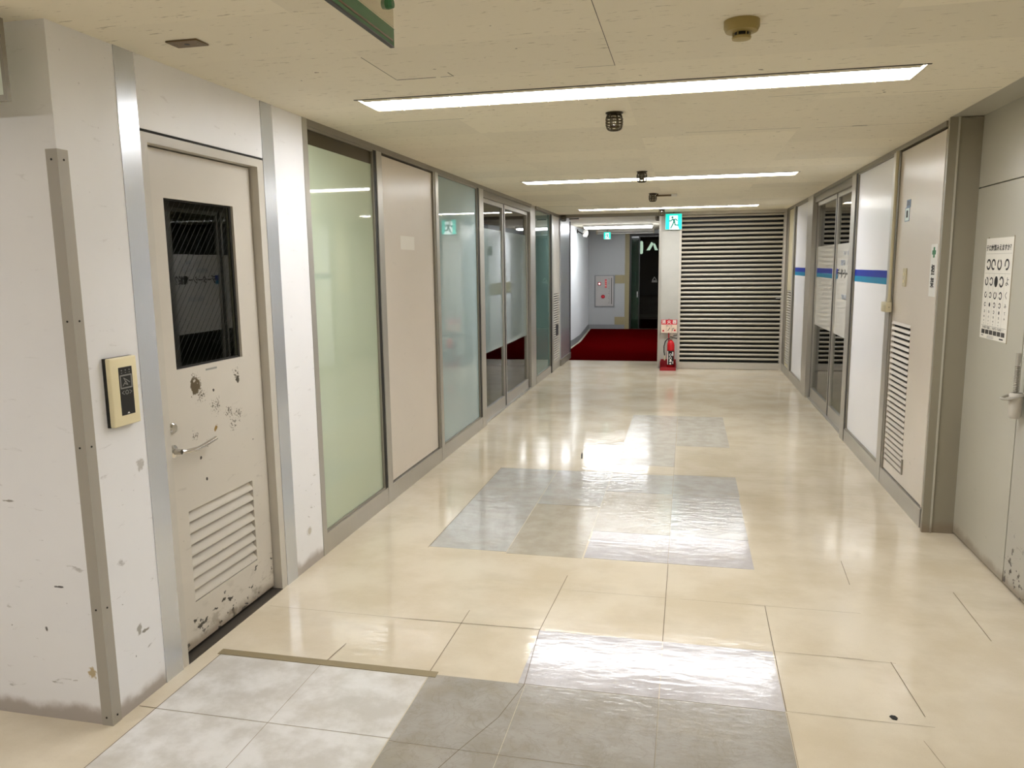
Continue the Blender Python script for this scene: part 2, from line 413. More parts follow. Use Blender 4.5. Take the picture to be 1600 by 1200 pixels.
for a in (((-1.2, 3.123), (-.6, 3.135)), ((-.96, 2.7), (-.955, 3.26)), ((-1.4, 2.7), (-1.385, 2.85)), ((-.575, 2.68), (-.60, 3.12), (-.57, 3.75)),
          ((-.9, 1.7), (-.707, 2.235), (-.62, 2.45), (-.575, 2.68)), ((.376, 2.69), (.384, 3.57)), ((.832, 4.22), (.815, 3.9)), ((.823, 3.132), (.845, 2.75)), ((-1.93, 2.257), (-1.86, 2.257)),
          ((-.07, 3.13), (-.068, 4.0)), ((-1.86, 1.2), (-1.86, 2.66)), ((-1.41, 4.0), (-1.41, 5.8)), ((-1.41, 5.795), (.38, 5.815)), ((1.28, 3.9), (1.275, 3.4))):
    seam(a, 0.0028)
for a in (((-.07, 1.2), (-.07, 2.68)), ((-1.86, 2.256), (-.95, 2.256)), ((-.95, 2.242), (.37, 2.242)), ((-1.41, 1.2), (-1.41, 2.66)), ((.374, 1.6), (.376, 2.68)),
          ((-.52, 3.571), (-.07, 3.572)), ((.0, 3.572), (.8, 3.572)), ((-1.9, 3.123), (-1.2, 3.123)), ((.38, 3.132), (.72, 3.132)), ((.62, 3.13), (.84, 3.125)), ((.376, 2.69), (.86, 2.69)), ((-1.41, 4.93), (-.96, 4.93)),
          ((-.07, 4.0), (-.07, 8.1)), ((-1.8, 11.95), (-.4, 11.97)), ((-1.9, 7.2), (-1.0, 7.2)), ((.6, 5.5), (1.3, 5.5)), ((-.95, 6.8), (.38, 6.8)), ((.8, 2.6), (.9, 2.05)), ((.9, 4.9), (1.3, 4.9))):
    seam(a, 0.0014)
mk('floor', fb, ['floor', 'floor_marble', 'floor_vein', 'floor_shiny', 'floor_grey', 'floor_dull', 'joint', 'floor_faint'], kind='structure', label='waxed beige vinyl tile floor with grey replacement tiles', cat='floor')

# ---- ceiling with openings for the recessed lamps
LX0, LX1 = -1.515, 0.915
LY = [-0.02, 3.63, 7.31, 11.12]
cb = MB()
edges = [-4.2]
for y in LY: edges += [y - 0.15, y + 0.12]
edges += [17.9]
for i in range(0, len(edges) - 1):
    if i % 2 == 0: cb.box(-6, XR - 0.012, edges[i], edges[i + 1], H, H + 0.1)
    else:
        cb.box(-6, LX0, edges[i], edges[i + 1], H, H + 0.1); cb.box(LX1, XR - 0.012, edges[i], edges[i + 1], H, H + 0.1)
cb.box(XR - 0.012, 4.6, 4.79, 17.9, H, H + 0.1)
cb.mi = 1
def crack(x0, x1, y0, y1, w=0.004):
    L = math.hypot(x1 - x0, y1 - y0); nx, ny = -(y1 - y0) / L * w / 2, (x1 - x0) / L * w / 2
    cb.quad((x0 + nx, y0 + ny, H - .0004), (x0 - nx, y0 - ny, H - .0004), (x1 - nx, y1 - ny, H - .0004), (x1 + nx, y1 + ny, H - .0004))
crack(-.29, -.292, 1.6, 3.17, .0022); crack(-.45, -.292, 3.165, 3.165, .003); crack(-1.19, -1.02, 3.163, 3.163, .008); crack(-1.0, -.95, 3.163, 3.163, .005)
crack(-1.19, -1.19, 2.8, 3.16, .003); crack(-1.6, -1.16, 4.05, 4.05, .004); crack(-.03, .616, 4.84, 4.87, .005); crack(.9, .98, 4.9, 4.9, .012); crack(.7, 1.3, 4.9, 4.9, .003)
crack(.35, .75, 3.94, 3.94, .003); crack(-.95, -.945, 3.10, 3.165, .004); crack(-1.95, -1.15, 10.2, 10.35, .02); crack(-1.74, -1.6, 12.06, 12.06, .05); crack(-.65, -.46, 12.06, 12.06, .05); crack(-1.15, -.9, 12.2, 12.5, .03)
crack(.95, 1.36, 4.02, 4.02, .003); crack(-.02, .4, 3.56, 3.58, .003)
cb.mi = 0
mk('ceiling', cb, ['ceiling', 'gap'], kind='structure', label='cream fissured ceiling boards with open joints', cat='ceiling')
sb = MB(); sb.box(XR - 0.012, XD + 0.1, -4.2, 4.79, H + 0.004, H + 0.1)
trim(sb, 'grey_paint', 'grey green soffit strip above the steel wall')

# ---- left block and wall round the white door
wb = MB(); wb.box(-2.1, XL, 2.13, 2.42, 0, H); wb.box(-6, -2.1, 2.13, 2.25, 0, H); wb.box(-2.1, XL, 3.466, 3.763, 0, H)
wb.box(-2.1, XL, 2.525, 3.36, 2.09, H)
mk('wall_left', wb, 'paint', kind='structure', label='scuffed white wall corner around the white louvred door', cat='wall')
b = MB(); b.box(-2.08, XL + .002, 2.42, 2.522, 0, H); trim(b, 'steel', 'wide stainless strip between the card reader wall and the white door')
b = MB(); b.box(-2.08, XL + .002, 3.362, 3.466, 0, H); trim(b, 'steel', 'stainless strip on the hinge side of the white door')
b = MB(); b.box(-2.05, XL - .004, 2.525, 3.36, 2.082, 2.092); trim(b, 'gap', 'dark joint above the white door frame')

# ---- closing walls outside the frame
b = MB(); b.box(-6.1, -6, -4.2, 2.25, 0, H); b.box(-6, 1.7, -4.3, -4.2, 0, H)
mk('rear_wall', b, 'paint', kind='structure', label='white walls of the hall behind the viewer', cat='wall')

# ---- right: pillar and steel wall
b = MB(); b.box(1.376, 1.425, 4.785, 4.81, 0, H + .004); b.box(1.395, 1.425, 4.81, 4.87, 0, H + .004); b.box(1.425, XD, 4.79, 4.9, 0.0, H + .004)
mk('wall_pillar', b, 'pillar_dark', kind='structure', label='grey green stepped steel pillar beside the eye chart wall', cat='wall')
b = MB(); b.box(XD + .045, XD + .1, -4.2, 4.9, 0, H + .05)
b.box(XD, XD + .045, -4.2, 4.797, 1.972, H + .05); b.box(XD, XD + .045, -4.2, 3.095, 0, 1.972)
mk('wall_right', b, 'grey_paint', kind='structure', label='grey green steel wall above the eye chart door', cat='wall')
b = MB(); b.box(1.418, 1.428, 4.781, 4.79, 0, H + .004); trim(b, 'grey_paint', 'thin upright lip painting the highlight and wear of the steel pillar edge')  # paler lip paints in the edge highlight and wear of the bevel
d = thing('door_2', (XD, 4.42, 0), 'grey green flush steel door with the eye chart on it', 'door', kind='structure')
b = MB(); b.box(XD, XD + .04, 4.058, 4.793, 0.012, 1.966); mk('leaf', b, 'grey_paint', d)
b = MB(); b.box(XD + .04, XD + .045, 4.0, 4.8, 0.0, 1.972); mk('joint_backing', b, 'gap', d)
d = thing('door_3', (XD, 3.6, 0), 'worn rust chipped grey steel door leaf behind the ring holder', 'door', kind='structure')
b = MB(); b.box(XD, XD + .04, 3.1, 4.048, 0.012, 1.966)
t = worn_paint('rust chipped grey paint', '#b3afa3', .4, .8, True)
bc = t.b.inputs['Base Color'].links[0].from_socket; z = t.sep()[2]
lowm = t.ramp(z, 0.1, 0.45, 1.0, 0.0)
t.col(t.mix(t.math('MULTIPLY', t.ramp(t.math('ADD', t.noise(t.mapped((1, 9, 9)), 3, 5), t.math('MULTIPLY', lowm, .1)), .66, .7), lowm), bc, lin('#3a3128')))
M['rust_grey'] = t.m
mk('leaf', b, 'rust_grey', d)
b = MB(); b.box(XD + .04, XD + .045, 3.1, 4.0, 0.0, 1.972); mk('joint_backing', b, 'gap', d)

# ---- dark rooms behind the glass
def room(x0, x1, y0, y1):
    b = MB(); t_ = .06
    b.box(x0, x1, y0 - t_, y0, 0, H); b.box(x0, x1, y1, y1 + t_, 0, H)
    xb = x0 if x0 < -3 else x1
    b.box(xb - t_, xb + t_, y0, y1, 0, H); return b
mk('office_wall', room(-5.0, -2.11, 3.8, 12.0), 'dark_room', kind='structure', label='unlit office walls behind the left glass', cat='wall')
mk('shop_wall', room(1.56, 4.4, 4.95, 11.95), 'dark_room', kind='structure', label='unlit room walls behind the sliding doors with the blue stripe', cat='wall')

# ---- rails and posts of the glazed partitions
b = MB(); b.box(XL - .1, XL, 3.763, 9.78, 2.312, H); b.box(XL - .1, XL, 10.1, 12.04, 2.312, H); trim(b, 'alu_dark', 'top rail of the left glass partition')
b = MB(); b.box(XL - .1, XL, 3.815, 7.38, 0.0, 0.115); trim(b, 'alu', 'bottom rail under the three left fixed bays')
b = MB(); b.box(XL - .1, XL - .012, 10.1, 12.04, 0.0, 0.1); trim(b, 'alu', 'bottom rail beside the left louvre')
for y0, y1, m, lb in ((3.765, 3.815, 'alu', 'aluminium post between white column and green frosted pane'), (4.70, 4.735, 'black', 'black gasket post beyond the green frosted pane'), (4.735, 4.82, 'alu', 'aluminium post before the beige partition panel'),
                      (5.88, 5.915, 'alu_dark', 'dark post beyond the beige partition panel'), (5.915, 5.985, 'alu', 'aluminium post before the blue frosted pane'),
                      (7.175, 7.225, 'black', 'black gasket post beyond the blue frosted pane'), (7.225, 7.385, 'alu', 'aluminium post before the left sliding doors'),
                      (9.79, 10.11, 'alu', 'wide aluminium column beyond the left sliding doors'), (11.235, 11.29, 'black', 'black gasket beyond the teal pane'), (11.29, 11.42, 'alu', 'aluminium post before the left louvre')):
    b = MB(); zt = H if y0 == 9.79 or y0 == 3.765 else 2.312
    b.box(XL - .1, XL + (.002 if m == 'alu' else -.004) - (.02 if y0 > 9.7 and y0 < 9.9 else 0), y0, y1, 0, zt); trim(b, m, lb)
# right partition
b = MB(); b.box(XR, XR + .1, 4.87, 9.55, 2.318, H); b.box(XR, XR + .1, 9.95, 11.99, 2.318, H); trim(b, 'alu_dark', 'top rail of the striped glass partition')
b = MB(); b.box(XR, XR + .1, 4.87, 7.2, 0.0, 0.115); trim(b, 'alu', 'bottom rail under the louvred beige door')
b = MB(); b.box(XR, XR + .1, 9.95, 11.99, 0.0, 0.11); trim(b, 'alu', 'bottom rail under the far striped pane')
for y0, y1, m, lb in ((5.83, 5.87, 'alu_dark', 'dark post beside the louvred beige door'), (5.87, 5.985, 'alu', 'aluminium post behind the grey conduit'), (7.19, 7.225, 'black', 'black gasket beyond the near striped pane'), (7.225, 7.39, 'alu', 'aluminium post before the striped sliding doors'),
                      (9.56, 9.95, 'alu', 'wide aluminium column beyond the striped sliding doors'), (11.02, 11.06, 'black', 'black gasket beyond the far striped pane'), (11.06, 11.2, 'alu', 'aluminium post before the far right louvre'), (11.72, 11.99, 'alu_dark', 'dull post in the corner by the shutter')):
    b = MB(); zt = H if y0 == 9.56 else 2.318
    b.box(XR - (.002 if m == 'alu' else -.004), XR + .1, y0, y1, 0, zt); trim(b, m, lb)

# ---- glazed bays
def bay(n, y0, y1, z0, z1, x, mat, label, left=True):
    t_ = thing('window_%d' % n, (x, (y0 + y1) / 2, z0), label, 'window', kind='structure')
    s = 1 if left else -1
    g = .014
    b = MB(); b.box(min(x, x - s * .02), max(x, x - s * .02), y0, y1, z0, z1)
    mk('pane', b, mat, t_)
    b = MB()
    for q in ((y0, y0 + .012, z0, z1), (y1 - .012, y1, z0, z1)): b.box(min(x + s * .001, x + s * g), max(x + s * .001, x + s * g), *q)
    b.box(min(x + s * .001, x + s * g), max(x + s * .001, x + s * g), y0 + .012, y1 - .012, z0, z0 + .012)
    b.box(min(x + s * .001, x + s * g), max(x + s * .001, x + s * g), y0 + .012, y1 - .012, z1 - .012, z1)
    mk('gasket', b, 'alu_dark', t_); return t_
w = bay(1, 3.815, 4.70, .115, 2.312, XL - .02, 'frost_green', 'green frosted pane beside the white column')
b = MB(); b.box(XL - .0195, XL - .0185, 3.827, 4.688, 2.225, 2.30); mk('clear_top_band', b, 'olive_metal', w, label='dark unfrosted band along the top')
bay(3, 5.985, 7.175, .115, 2.312, XL - .02, 'frost_blue', 'blue frosted pane showing the exit sign reflection')
bay(4, 10.11, 11.235, .1, 2.312, XL - .03, 'frost_teal', 'narrow teal frosted pane beside the left louvre')
p = thing('partition_panel', (XL - .02, 5.35, .115), 'beige solid partition panel with a square paper on it', 'panel')
b = MB(); b.box(XL - .045, XL - .018, 4.835, 5.872, .125, 2.30); mk('panel', b, 'beige_panel', p)
b = MB(); b.box(XL - .06, XL - .045, 4.82, 5.88, .115, 2.312); mk('joint_backing', b, 'gap', p)

def stripe(parent, y0, y1, x):
    """two blue bands on the corridor face of a pane in plane x"""
    b = MB(); b.box(x - .0016, x - .0004, y0, y1, 1.462, 1.515); mk('stripe', b, 'blue_dark', parent, label='dark blue stripe')
    b = MB(); b.box(x - .0016, x - .0004, y0, y1, 1.415, 1.462); mk('stripe', b, 'blue_light', parent, label='teal stripe')
w = bay(5, 5.985, 7.19, .115, 2.318, XR + .02, 'film', 'wide white filmed pane with blue stripe beside the conduit', False); stripe(w, 6.0, 7.175, XR + .02)
w = bay(6, 9.96, 11.02, .11, 2.318, XR + .02, 'film', 'narrow white filmed pane with blue stripe near the shutter', False); stripe(w, 9.975, 11.0, XR + .02)

# ---- sliding doors
def slider(name, x, leaves, left, label, film, fz0, fz1):
    s = 1 if left else -1
    ya, yb = leaves[0][0] - .03, leaves[-1][1] + .03
    dr = thing(name, (x, (ya + yb) / 2, 0), label, 'door', kind='structure')
    def bx(b, x0, x1, *r): b.box(min(x0, x1), max(x0, x1), *r)
    b = MB(); bx(b, x - s * .06, x + s * .03, ya - .05, yb + .05, 2.25, 2.325); mk('header', b, 'alu_dark', dr)
    for k, (y0, y1) in enumerate(leaves):
        b = MB(); o = 0
        bx(b, x, x - s * .035, y0 - .0, y0 + .055, .012, 2.25); bx(b, x, x - s * .035, y1 - .055, y1, .012, 2.25)
        bx(b, x, x - s * .035, y0 + .055, y1 - .055, .012, .13); bx(b, x, x - s * .035, y0 + .055, y1 - .055, 2.21, 2.25)
        lf = mk('leaf_frame', b, 'alu', dr)
        b = MB(); bx(b, x - s * .016, x - s * .024, y0 + .055, y1 - .055, .13, 2.21); mk('pane', b, 'glass', lf)
        b = MB(); bx(b, x - s * .0145, x - s * .0135, y0 + .055, y1 - .055, fz0, fz1); mk('film', b, film, lf)
        b = MB(); bx(b, x + s * .002, x, y0, y0 + .012, .012, 2.25); bx(b, x + s * .002, x, y1 - .012, y1, .012, 2.25); mk('seal', b, 'black', lf)
    b = MB(); bx(b, x - s * .06, x + s * .03, ya, yb, 0, .012); mk('track', b, 'alu', dr)
    return dr
dl = slider('door_4', XL - .05, ((7.40, 8.44), (8.46, 9.76)), True, 'left pair of sliding glass doors with frosted middle band', 'frost_mid', .70, 1.96)
b = MB()
for i in range(7): b.box(XL - .0655, XL - .065, 8.53, 8.56, .86 + i * .03, .878 + i * .03)
mk('sticker_marks', b, 'white', dl, label='column of white sticker dots')
dd = slider('door_5', XR + .05, ((7.40, 8.34), (8.36, 9.545)), False, 'pair of sliding glass doors with white film and blue stripe', 'film_door', .872, 1.755)
xs = XR + .05 + .0135
stripe(dd, 8.52, 9.49, xs)
b = MB(); b.box(xs - .0016, xs - .0004, 8.22, 8.284, 1.462, 1.515); mk('stripe', b, 'blue_dark', dd); b = MB(); b.box(xs - .0016, xs - .0004, 8.22, 8.284, 1.415, 1.462); mk('stripe', b, 'blue_light', dd)
text('lettering', 'データーシー電設館', on_right(7.84, 1.462, xs), .10, 'ink', dd, .0006, .001, .88, bold=.03)
text('lettering', 'ナカノ　電設', on_right(7.83, 1.66, xs), .05, 'ink_faint', dd, .0006, .001)
text('lettering', '設備資材　フーター', on_right(7.83, 1.57, xs), .058, 'ink_faint', dd, .0006, .001)
text('lettering', '9:00-18:00', on_right(7.83, 1.25, xs), .07, 'ink_faint', dd, .0006, .001)

# ---- louvred panels at the far ends, stainless column
def louvre_panel(name, y0, y1, x, left, label, z0, z1, pitch, ly0, ly1):
    s = 1 if left else -1
    t_ = thing(name, (x, (y0 + y1) / 2, 0), label, 'panel')
    def bx(b, x0, x1, *r): b.box(min(x0, x1), max(x0, x1), *r)
    b = MB(); zt = 2.312
    bx(b, x, x - s * .03, y0, ly0, .1, zt); bx(b, x, x - s * .03, ly1, y1, .1, zt); bx(b, x, x - s * .03, ly0, ly1, .1, z0); bx(b, x, x - s * .03, ly0, ly1, z1, zt)
    mk('panel', b, 'cream_grey' if not left else 'frame_paint', t_)
    b = MB(); bx(b, x - s * .03, x - s * .036, ly0, ly1, z0, z1); mk('backing', b, 'gap', t_)
    n = int((z1 - z0) / pitch)
    for i in range(n):
        b = MB(); zb = z0 + i * pitch
        f = [(x - s * .012, zb + pitch * .98), (x - s * .002, zb + pitch * .9), (x + s * .004, zb + pitch * .45), (x - s * .012, zb + pitch * .5)]
        a = [b.bm.verts.new((q[0], ly0, q[1])) for q in f]; c = [b.bm.verts.new((q[0], ly1, q[1])) for q in f]
        b._f(a); b._f(c[::-1])
        for k in range(4): b._f((a[k], a[(k + 1) % 4], c[(k + 1) % 4], c[k]))
        mk('slat', b, 'frame_paint', t_)
    return t_
lp = louvre_panel('louvred_panel', 11.42, 12.04, XL - .012, True, 'narrow beige panel with a tall louvre near the red carpet passage', .14, 1.16, .036, 11.46, 12.0)
b = MB(); b.box(XL - .014, XL - .004, 11.68, 11.86, .52, .68); mk('hole_patch', b, 'black', lp, label='black torn hole in the louvre')
louvre_panel('louvred_panel', 11.2, 11.72, XR + .012, False, 'narrow louvred panel in the corner beside the shutter', .15, 1.2, .036, 11.24, 11.68)
c = thing('metal_column', (XL, 12.6, 0), 'brushed stainless column cladding at the passage mouth', 'column', kind='structure')
b = MB(); b.box(XL - .2, XL + .004, 12.06, 13.1, .11, H); mk('cladding', b, 'steel', c)
b = MB(); b.box(XL + .004, XL + .008, 13.0, 13.1, .11, 2.30); mk('dark_edge', b, 'gap', c)
b = MB(); b.box(XL - .2, XL + .012, 12.05, 13.1, 0, .11); mk('kick_plate', b, 'alu_dark', c)

# ---- end wall: pillar, header
b = MB(); b.box(-.395, -.125, 11.97, 12.45, 0, H); mk('end_pillar_wall', b, 'pillar_paint', kind='structure', label='beige pillar between the passage and the shutter', cat='wall')
b = MB(); b.box(-.425, -.395, 11.95, 12.45, 0, H); trim(b, 'alu', 'thin metal edge of the passage opening')
b = MB(); b.box(XL, -.425, 11.97, 12.06, 2.30, H); trim(b, 'alu_dark', 'shallow header over the passage opening')
b = MB(); b.box(-.125, XR + .1, 12.1, 12.2, 0, H); mk('end_wall', b, 'dark_room', kind='structure', label='dark wall behind the shutter', cat='wall')

# ---- roller shutter
sh = thing('roller_shutter', (.63, 12.0, 0), 'grey slatted roller shutter closing the corridor end', 'shutter')
z0, z1, n = .105, 2.30, 33
pit = (z1 - z0) / n
prof = [(.030, 1.0), (.014, .97), (.004, .88), (.0, .74), (.003, .60), (.012, .51), (.028, .47)]
for i in range(n):
    b = MB(); A = []; Bk = []
    for dy, fz in prof:
        zz = z0 + (i + fz) * pit
        A.append(b.bm.verts.new((-.095, 12.0 + dy, zz))); Bk.append(b.bm.verts.new((1.355, 12.0 + dy, zz)))
    for k in range(len(prof) - 1): b._f((A[k], Bk[k], Bk[k + 1], A[k + 1]), True)
    b._f((A[-1], Bk[-1], Bk[0], A[0])); b._f(A); b._f(Bk[::-1])
    mk('slat', b, 'slat', sh)
b = MB(); b.box(-.095, 1.355, 12.085, 12.09, z0, z1); mk('backing', b, 'black', sh)
b = MB(); b.box(-.125, -.095, 11.96, 12.1, 0, 2.30); mk('guide_rail', b, 'frame_paint', sh)
b = MB(); b.box(1.35, 1.383, 11.96, 12.1, 0, 2.30); mk('guide_rail', b, 'frame_paint', sh)
b = MB(); b.box(-.095, 1.35, 11.985, 12.06, 0.004, .10); mk('bottom_bar', b, 'frame_paint', sh)
b = MB(); b.tube([(1.28, 11.995, 1.06), (1.29, 11.97, 1.065), (1.33, 11.968, 1.068), (1.345, 11.99, 1.06)], .006); mk('latch', b, 'steel', sh)
b = MB(); b.box(-.125, 1.383, 11.96, 12.1, 2.30, H); mk('head_box', b, 'frame_paint', sh)

# ---- red carpet passage
b = MB(); b.box(-2.32, -2.2, 13.1, 17.7, 0, H); mk('passage_wall', b, 'passage_white', kind='structure', label='white side wall of the carpeted passage', cat='wall')
b = MB(); b.box(-2.4, -1.345, 17.7, 17.8, 0, H); b.box(-1.345, .1, 17.7, 17.8, 2.255, H); mk('wall_back', b, 'passage_grey', kind='structure', label='pale grey back wall of the carpeted passage with the hose cabinet', cat='wall')
b = MB(); b.box(-.40, -.3, 12.45, 17.75, 0, H); mk('hidden_passage_wall', b, 'passage_white', kind='structure', label='hidden white wall of the carpeted passage', cat='wall')
def ramp_z(y): return 0.0 if y < 16 else .13 * (y - 16) / 1.7
b = MB()
fr = frame((-2.2, 0, 0), (0, 1, 0), (0, 0, 1))
b.prism(fr, ((13.1, 0), (16, 0), (17.7, .13), (17.7, .24), (16.2, .13), (13.1, .12)), 0, .012)
mk('baseboard_left', b, 'base_grey', kind='structure', label='grey baseboard of the passage rising with the ramp', cat='baseboard')
b = MB(); b.box(-2.188, -1.345, 17.688, 17.7, .11, .235); mk('baseboard_back', b, 'base_grey', kind='structure', label='grey baseboard under the hose cabinet', cat='baseboard')
b = MB(); f2 = frame((-2.2, 0, 0), (0, 1, 0), (0, 0, 1)); b.prism(f2, ((16.0, -.01), (17.9, -.01), (17.9, .14), (17.7, .13), (16, 0.0)), 0, 1.9)
mk('ramp_floor', b, 'floor_dull', kind='structure', label='ramp under the red carpet', cat='floor')
cp = MB()
def cpl(ys, x0, x1):
    rows = [(cp.bm.verts.new((x0, y, ramp_z(y) + .007)), cp.bm.verts.new((x1, y, ramp_z(y) + .007))) for y in ys]
    lows = [(cp.bm.verts.new((x0, y, ramp_z(y) + .0005)), cp.bm.verts.new((x1, y, ramp_z(y) + .0005))) for y in ys]
    for i in range(len(ys) - 1):
        cp._f((rows[i][0], rows[i][1], rows[i + 1][1], rows[i + 1][0])); cp._f((rows[i][0], rows[i + 1][0], lows[i + 1][0], lows[i][0])); cp._f((rows[i][1], lows[i][1], lows[i + 1][1], rows[i + 1][1]))
    cp._f((rows[0][0], lows[0][0], lows[0][1], rows[0][1]))
cpl([12.85, 14.2, 15.4, 16.0, 16.6, 17.2, 17.685], -2.14, -.46)
mk('carpet', cp, 'carpet', label='dark red carpet covering the passage floor and ramp', cat='carpet', base=(-1.3, 12.85, 0))
# olive joints on the back wall
b = MB(); b.box(-1.375, -1.275, 17.685, 17.72, .13, 2.26); trim(b, 'olive', 'olive door post beside the dark doorway')
b = MB(); b.box(-1.595, -1.378, 17.69, 17.7, 1.165, 1.352); trim(b, 'olive', 'upper olive patch on the passage back wall')
b = MB(); b.box(-1.60, -1.378, 17.69, 17.7, .235, .41); trim(b, 'olive', 'lower olive patch on the passage back wall')
# door and olive patches on the hidden right wall of the passage
d = thing('door_6', (-.40, 13.6, 0), 'blue grey passage door seen only in the glass reflection', 'door', kind='structure')
b = MB(); b.box(-.412, -.402, 13.2, 14.02, .01, 1.93); b.box(-.412, -.402, 13.2, 14.02, 1.94, 2.33); mk('leaf', b, flat('blue grey door', '#9aa4a8', .4), d)
b = MB(); b.box(-.404, -.4005, 13.18, 14.04, 0, 2.34); mk('joint_backing', b, 'gap', d)
b = MB(); b.tube([(-.41, 13.32, .98), (-.45, 13.32, .98), (-.45, 13.45, .98)], .009); mk('handle', b, 'chrome', d)
d = thing('door_7', (-.40, 16.3, 0), 'grey passage door at the ramp seen only in the glass reflection', 'door', kind='structure')
b = MB(); b.box(-.412, -.402, 15.85, 16.9, .12, 2.2); mk('leaf', b, 'passage_grey', d)
b = MB(); b.tube([(-.41, 16.7, 1.05), (-.45, 16.7, 1.05), (-.45, 16.55, 1.05)], .009); mk('handle', b, 'chrome', d)
b = MB(); b.box(-.408, -.4, 14.08, 15.85, 1.04, 1.26); trim(b, 'olive', 'olive band on the hidden passage wall')
b = MB(); b.box(-.47, -.4, 14.02, 14.06, 1.78, 1.95); mk('door_sign', b, 'black', label='small black projecting sign beside the hidden passage door', cat='sign', base=(-.4, 14.04, 1.78))
# dark doorway and glowing shapes that stand in for lamp reflections
d = thing('door_8', (-.8, 17.74, .13), 'black glass double door at the end of the red carpet', 'door', kind='structure')
b = MB(); b.box(-1.275, -1.235, 17.70, 17.78, .13, 2.255); b.box(-1.235, -.3, 17.70, 17.78, 2.2, 2.255); mk('frame', b, 'black', d)
b = MB(); b.box(-1.235, -1.07, 17.74, 17.75, .14, 2.2); mk('pane', b, 'green_glass', d, label='dark green reflecting pane')
b = MB(); b.box(-1.07, -1.045, 17.72, 17.77, .14, 2.2); mk('stile', b, 'black', d)
b = MB(); b.box(-1.045, -.3, 17.74, 17.75, .14, 2.2); mk('pane', b, 'dark_glass', d, label='clear pane')
b = MB(); b.box(-1.105, -1.085, 17.715, 17.74, .85, .98); mk('handle', b, 'steel', d)
fr = on_front(-.72, 1.26, 17.738); b = MB(); b.strip(fr, ((-.05, -.04), (0, .04), (.05, -.04), (-.05, -.04)), .008, 0, .001); mk('triangle_mark', b, 'ink_grey', d)
b = MB(); b.box(-.78, -.66, 17.736, 17.738, 1.185, 1.2); mk('triangle_caption', b, 'ink_grey', d)
b = MB(); b.box(-1.6, -1.5, 17.8, 21, .13, 2.5); b.box(.4, .5, 17.8, 21, .13, 2.5); b.box(-1.6, .5, 21, 21.1, .13, 2.5); b.box(-1.6, .5, 17.8, 21, 2.5, 2.55)
fb2 = MB(); fb2.box(-1.6, .5, 17.8, 21, .0, .13); mk('far_room_floor', fb2, 'night', kind='structure', label='black floor of the unlit room beyond the glass door', cat='floor')
mk('far_room_wall', b, 'night', kind='structure', label='black walls of the unlit room beyond the glass door', cat='wall')
b = MB(); b.lathe((-1.045, 18.2, 1.82), [(.02, 0), (.036, .02), (.042, .15), (.036, .27), (.02, .29)], n=16); mk('reflection_bar', b, 'reflection_glow', label='upright white glowing bar added as a lamp reflection behind the black glass door', cat='lamp', base=(-1.045, 18.2, 1.82))
o = thing('reflection_panels', (-.8, 18.25, 1.9), 'two slanted white glowing panels added as lamp reflections behind the black glass door', 'lamp')
fr = on_front(-.8, 1.9, 18.25)
b = MB(); b.prism(fr, ((-.13, 0), (-.055, 0), (.03, .15), (-.02, .19)), 0, .02); mk('reflection_panel', b, 'reflection_glow', o)
b = MB(); b.prism(fr, ((.06, 0), (.13, 0), (.055, .16), (.02, .13)), 0, .02); mk('reflection_panel', b, 'reflection_glow', o)
b = MB(); b.disc(fr, .015, .19, .025, -.005, .025, 10); mk('hub', b, 'white', o)
b = MB(); b.box(-1.15, -.45, 18.4, 18.5, .36, .42); b.box(-1.1, -1.05, 18.4, 18.5, .13, .36); b.box(-.55, -.5, 18.4, 18.5, .13, .36); mk('low_bench', b, 'passage_white', label='low pale bench behind the black glass door', cat='bench', base=(-.8, 18.45, .13))

# ================================================================== LAMPS
def strip_lamp(y, label):
    t_ = thing('ceiling_strip_lamp', (-.3, y, H), label, 'lamp', 'recessed fluorescent strip lamps')
    b = MB()
    b.box(LX0, LX1, y - .15, y - .147, H, H + .07); b.box(LX0, LX1, y + .112, y + .12, H - .002, H + .07)
    b.box(LX0, LX0 + .008, y - .147, y + .112, H - .002, H + .07); b.box(LX1 - .008, LX1, y - .147, y + .112, H - .002, H + .07)
    b.box(LX0, LX1, y - .15, y + .12, H + .07, H + .09)
    mk('housing', b, 'cream_grey', t_)
    b = MB(); b.box(LX0 + .02, LX1 - .02, y - .136, y - .09, H + .001, H + .006); b.box(LX0 + .02, LX1 - .02, y - .094, y - .09, H + .006, H + .07); mk('side_trim', b, 'cream_grey', t_)
    b = MB(); b.box(LX0 - .006, LX1 + .006, y - .158, y - .146, H - .0015, H + .001); mk('shadow_joint', b, 'gap', t_)  # dark strip paints in the shadow gap and dirty joint at the near edge
    b = MB(); b.box(LX0 + .018, LX1 - .018, y - .088, y + .108, H + .005, H + .02); mk('diffuser', b, 'lamp', t_)
    n = 17
    for i in range(1, n):
        x = LX0 + (LX1 - LX0) * i / n; b = MB(); b.box(x - .0015, x + .0015, y - .085, y + .118, H - .005, H + .004)
        mk('louvre_fin', b, 'white', t_)
    return t_
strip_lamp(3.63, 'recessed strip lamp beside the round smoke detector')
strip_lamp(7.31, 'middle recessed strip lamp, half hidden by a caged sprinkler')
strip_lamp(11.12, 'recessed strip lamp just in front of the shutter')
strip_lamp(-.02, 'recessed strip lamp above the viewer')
t_ = thing('ceiling_strip_lamp', (-3.6, 0, H), 'surface strip lamp in the side hall outside the view', 'lamp')
b = MB(); b.box(-4.6, -3.0, .5, .75, H - .06, H); mk('housing', b, 'white', t_)
b = MB(); b.box(-4.4, -3.2, .52, .73, H - .07, H - .06); mk('diffuser', b, 'lamp', t_)
t_ = thing('passage_strip_lamp', (-1.33, 15.35, 2.33), 'surface strip lamp over the red carpet', 'lamp')
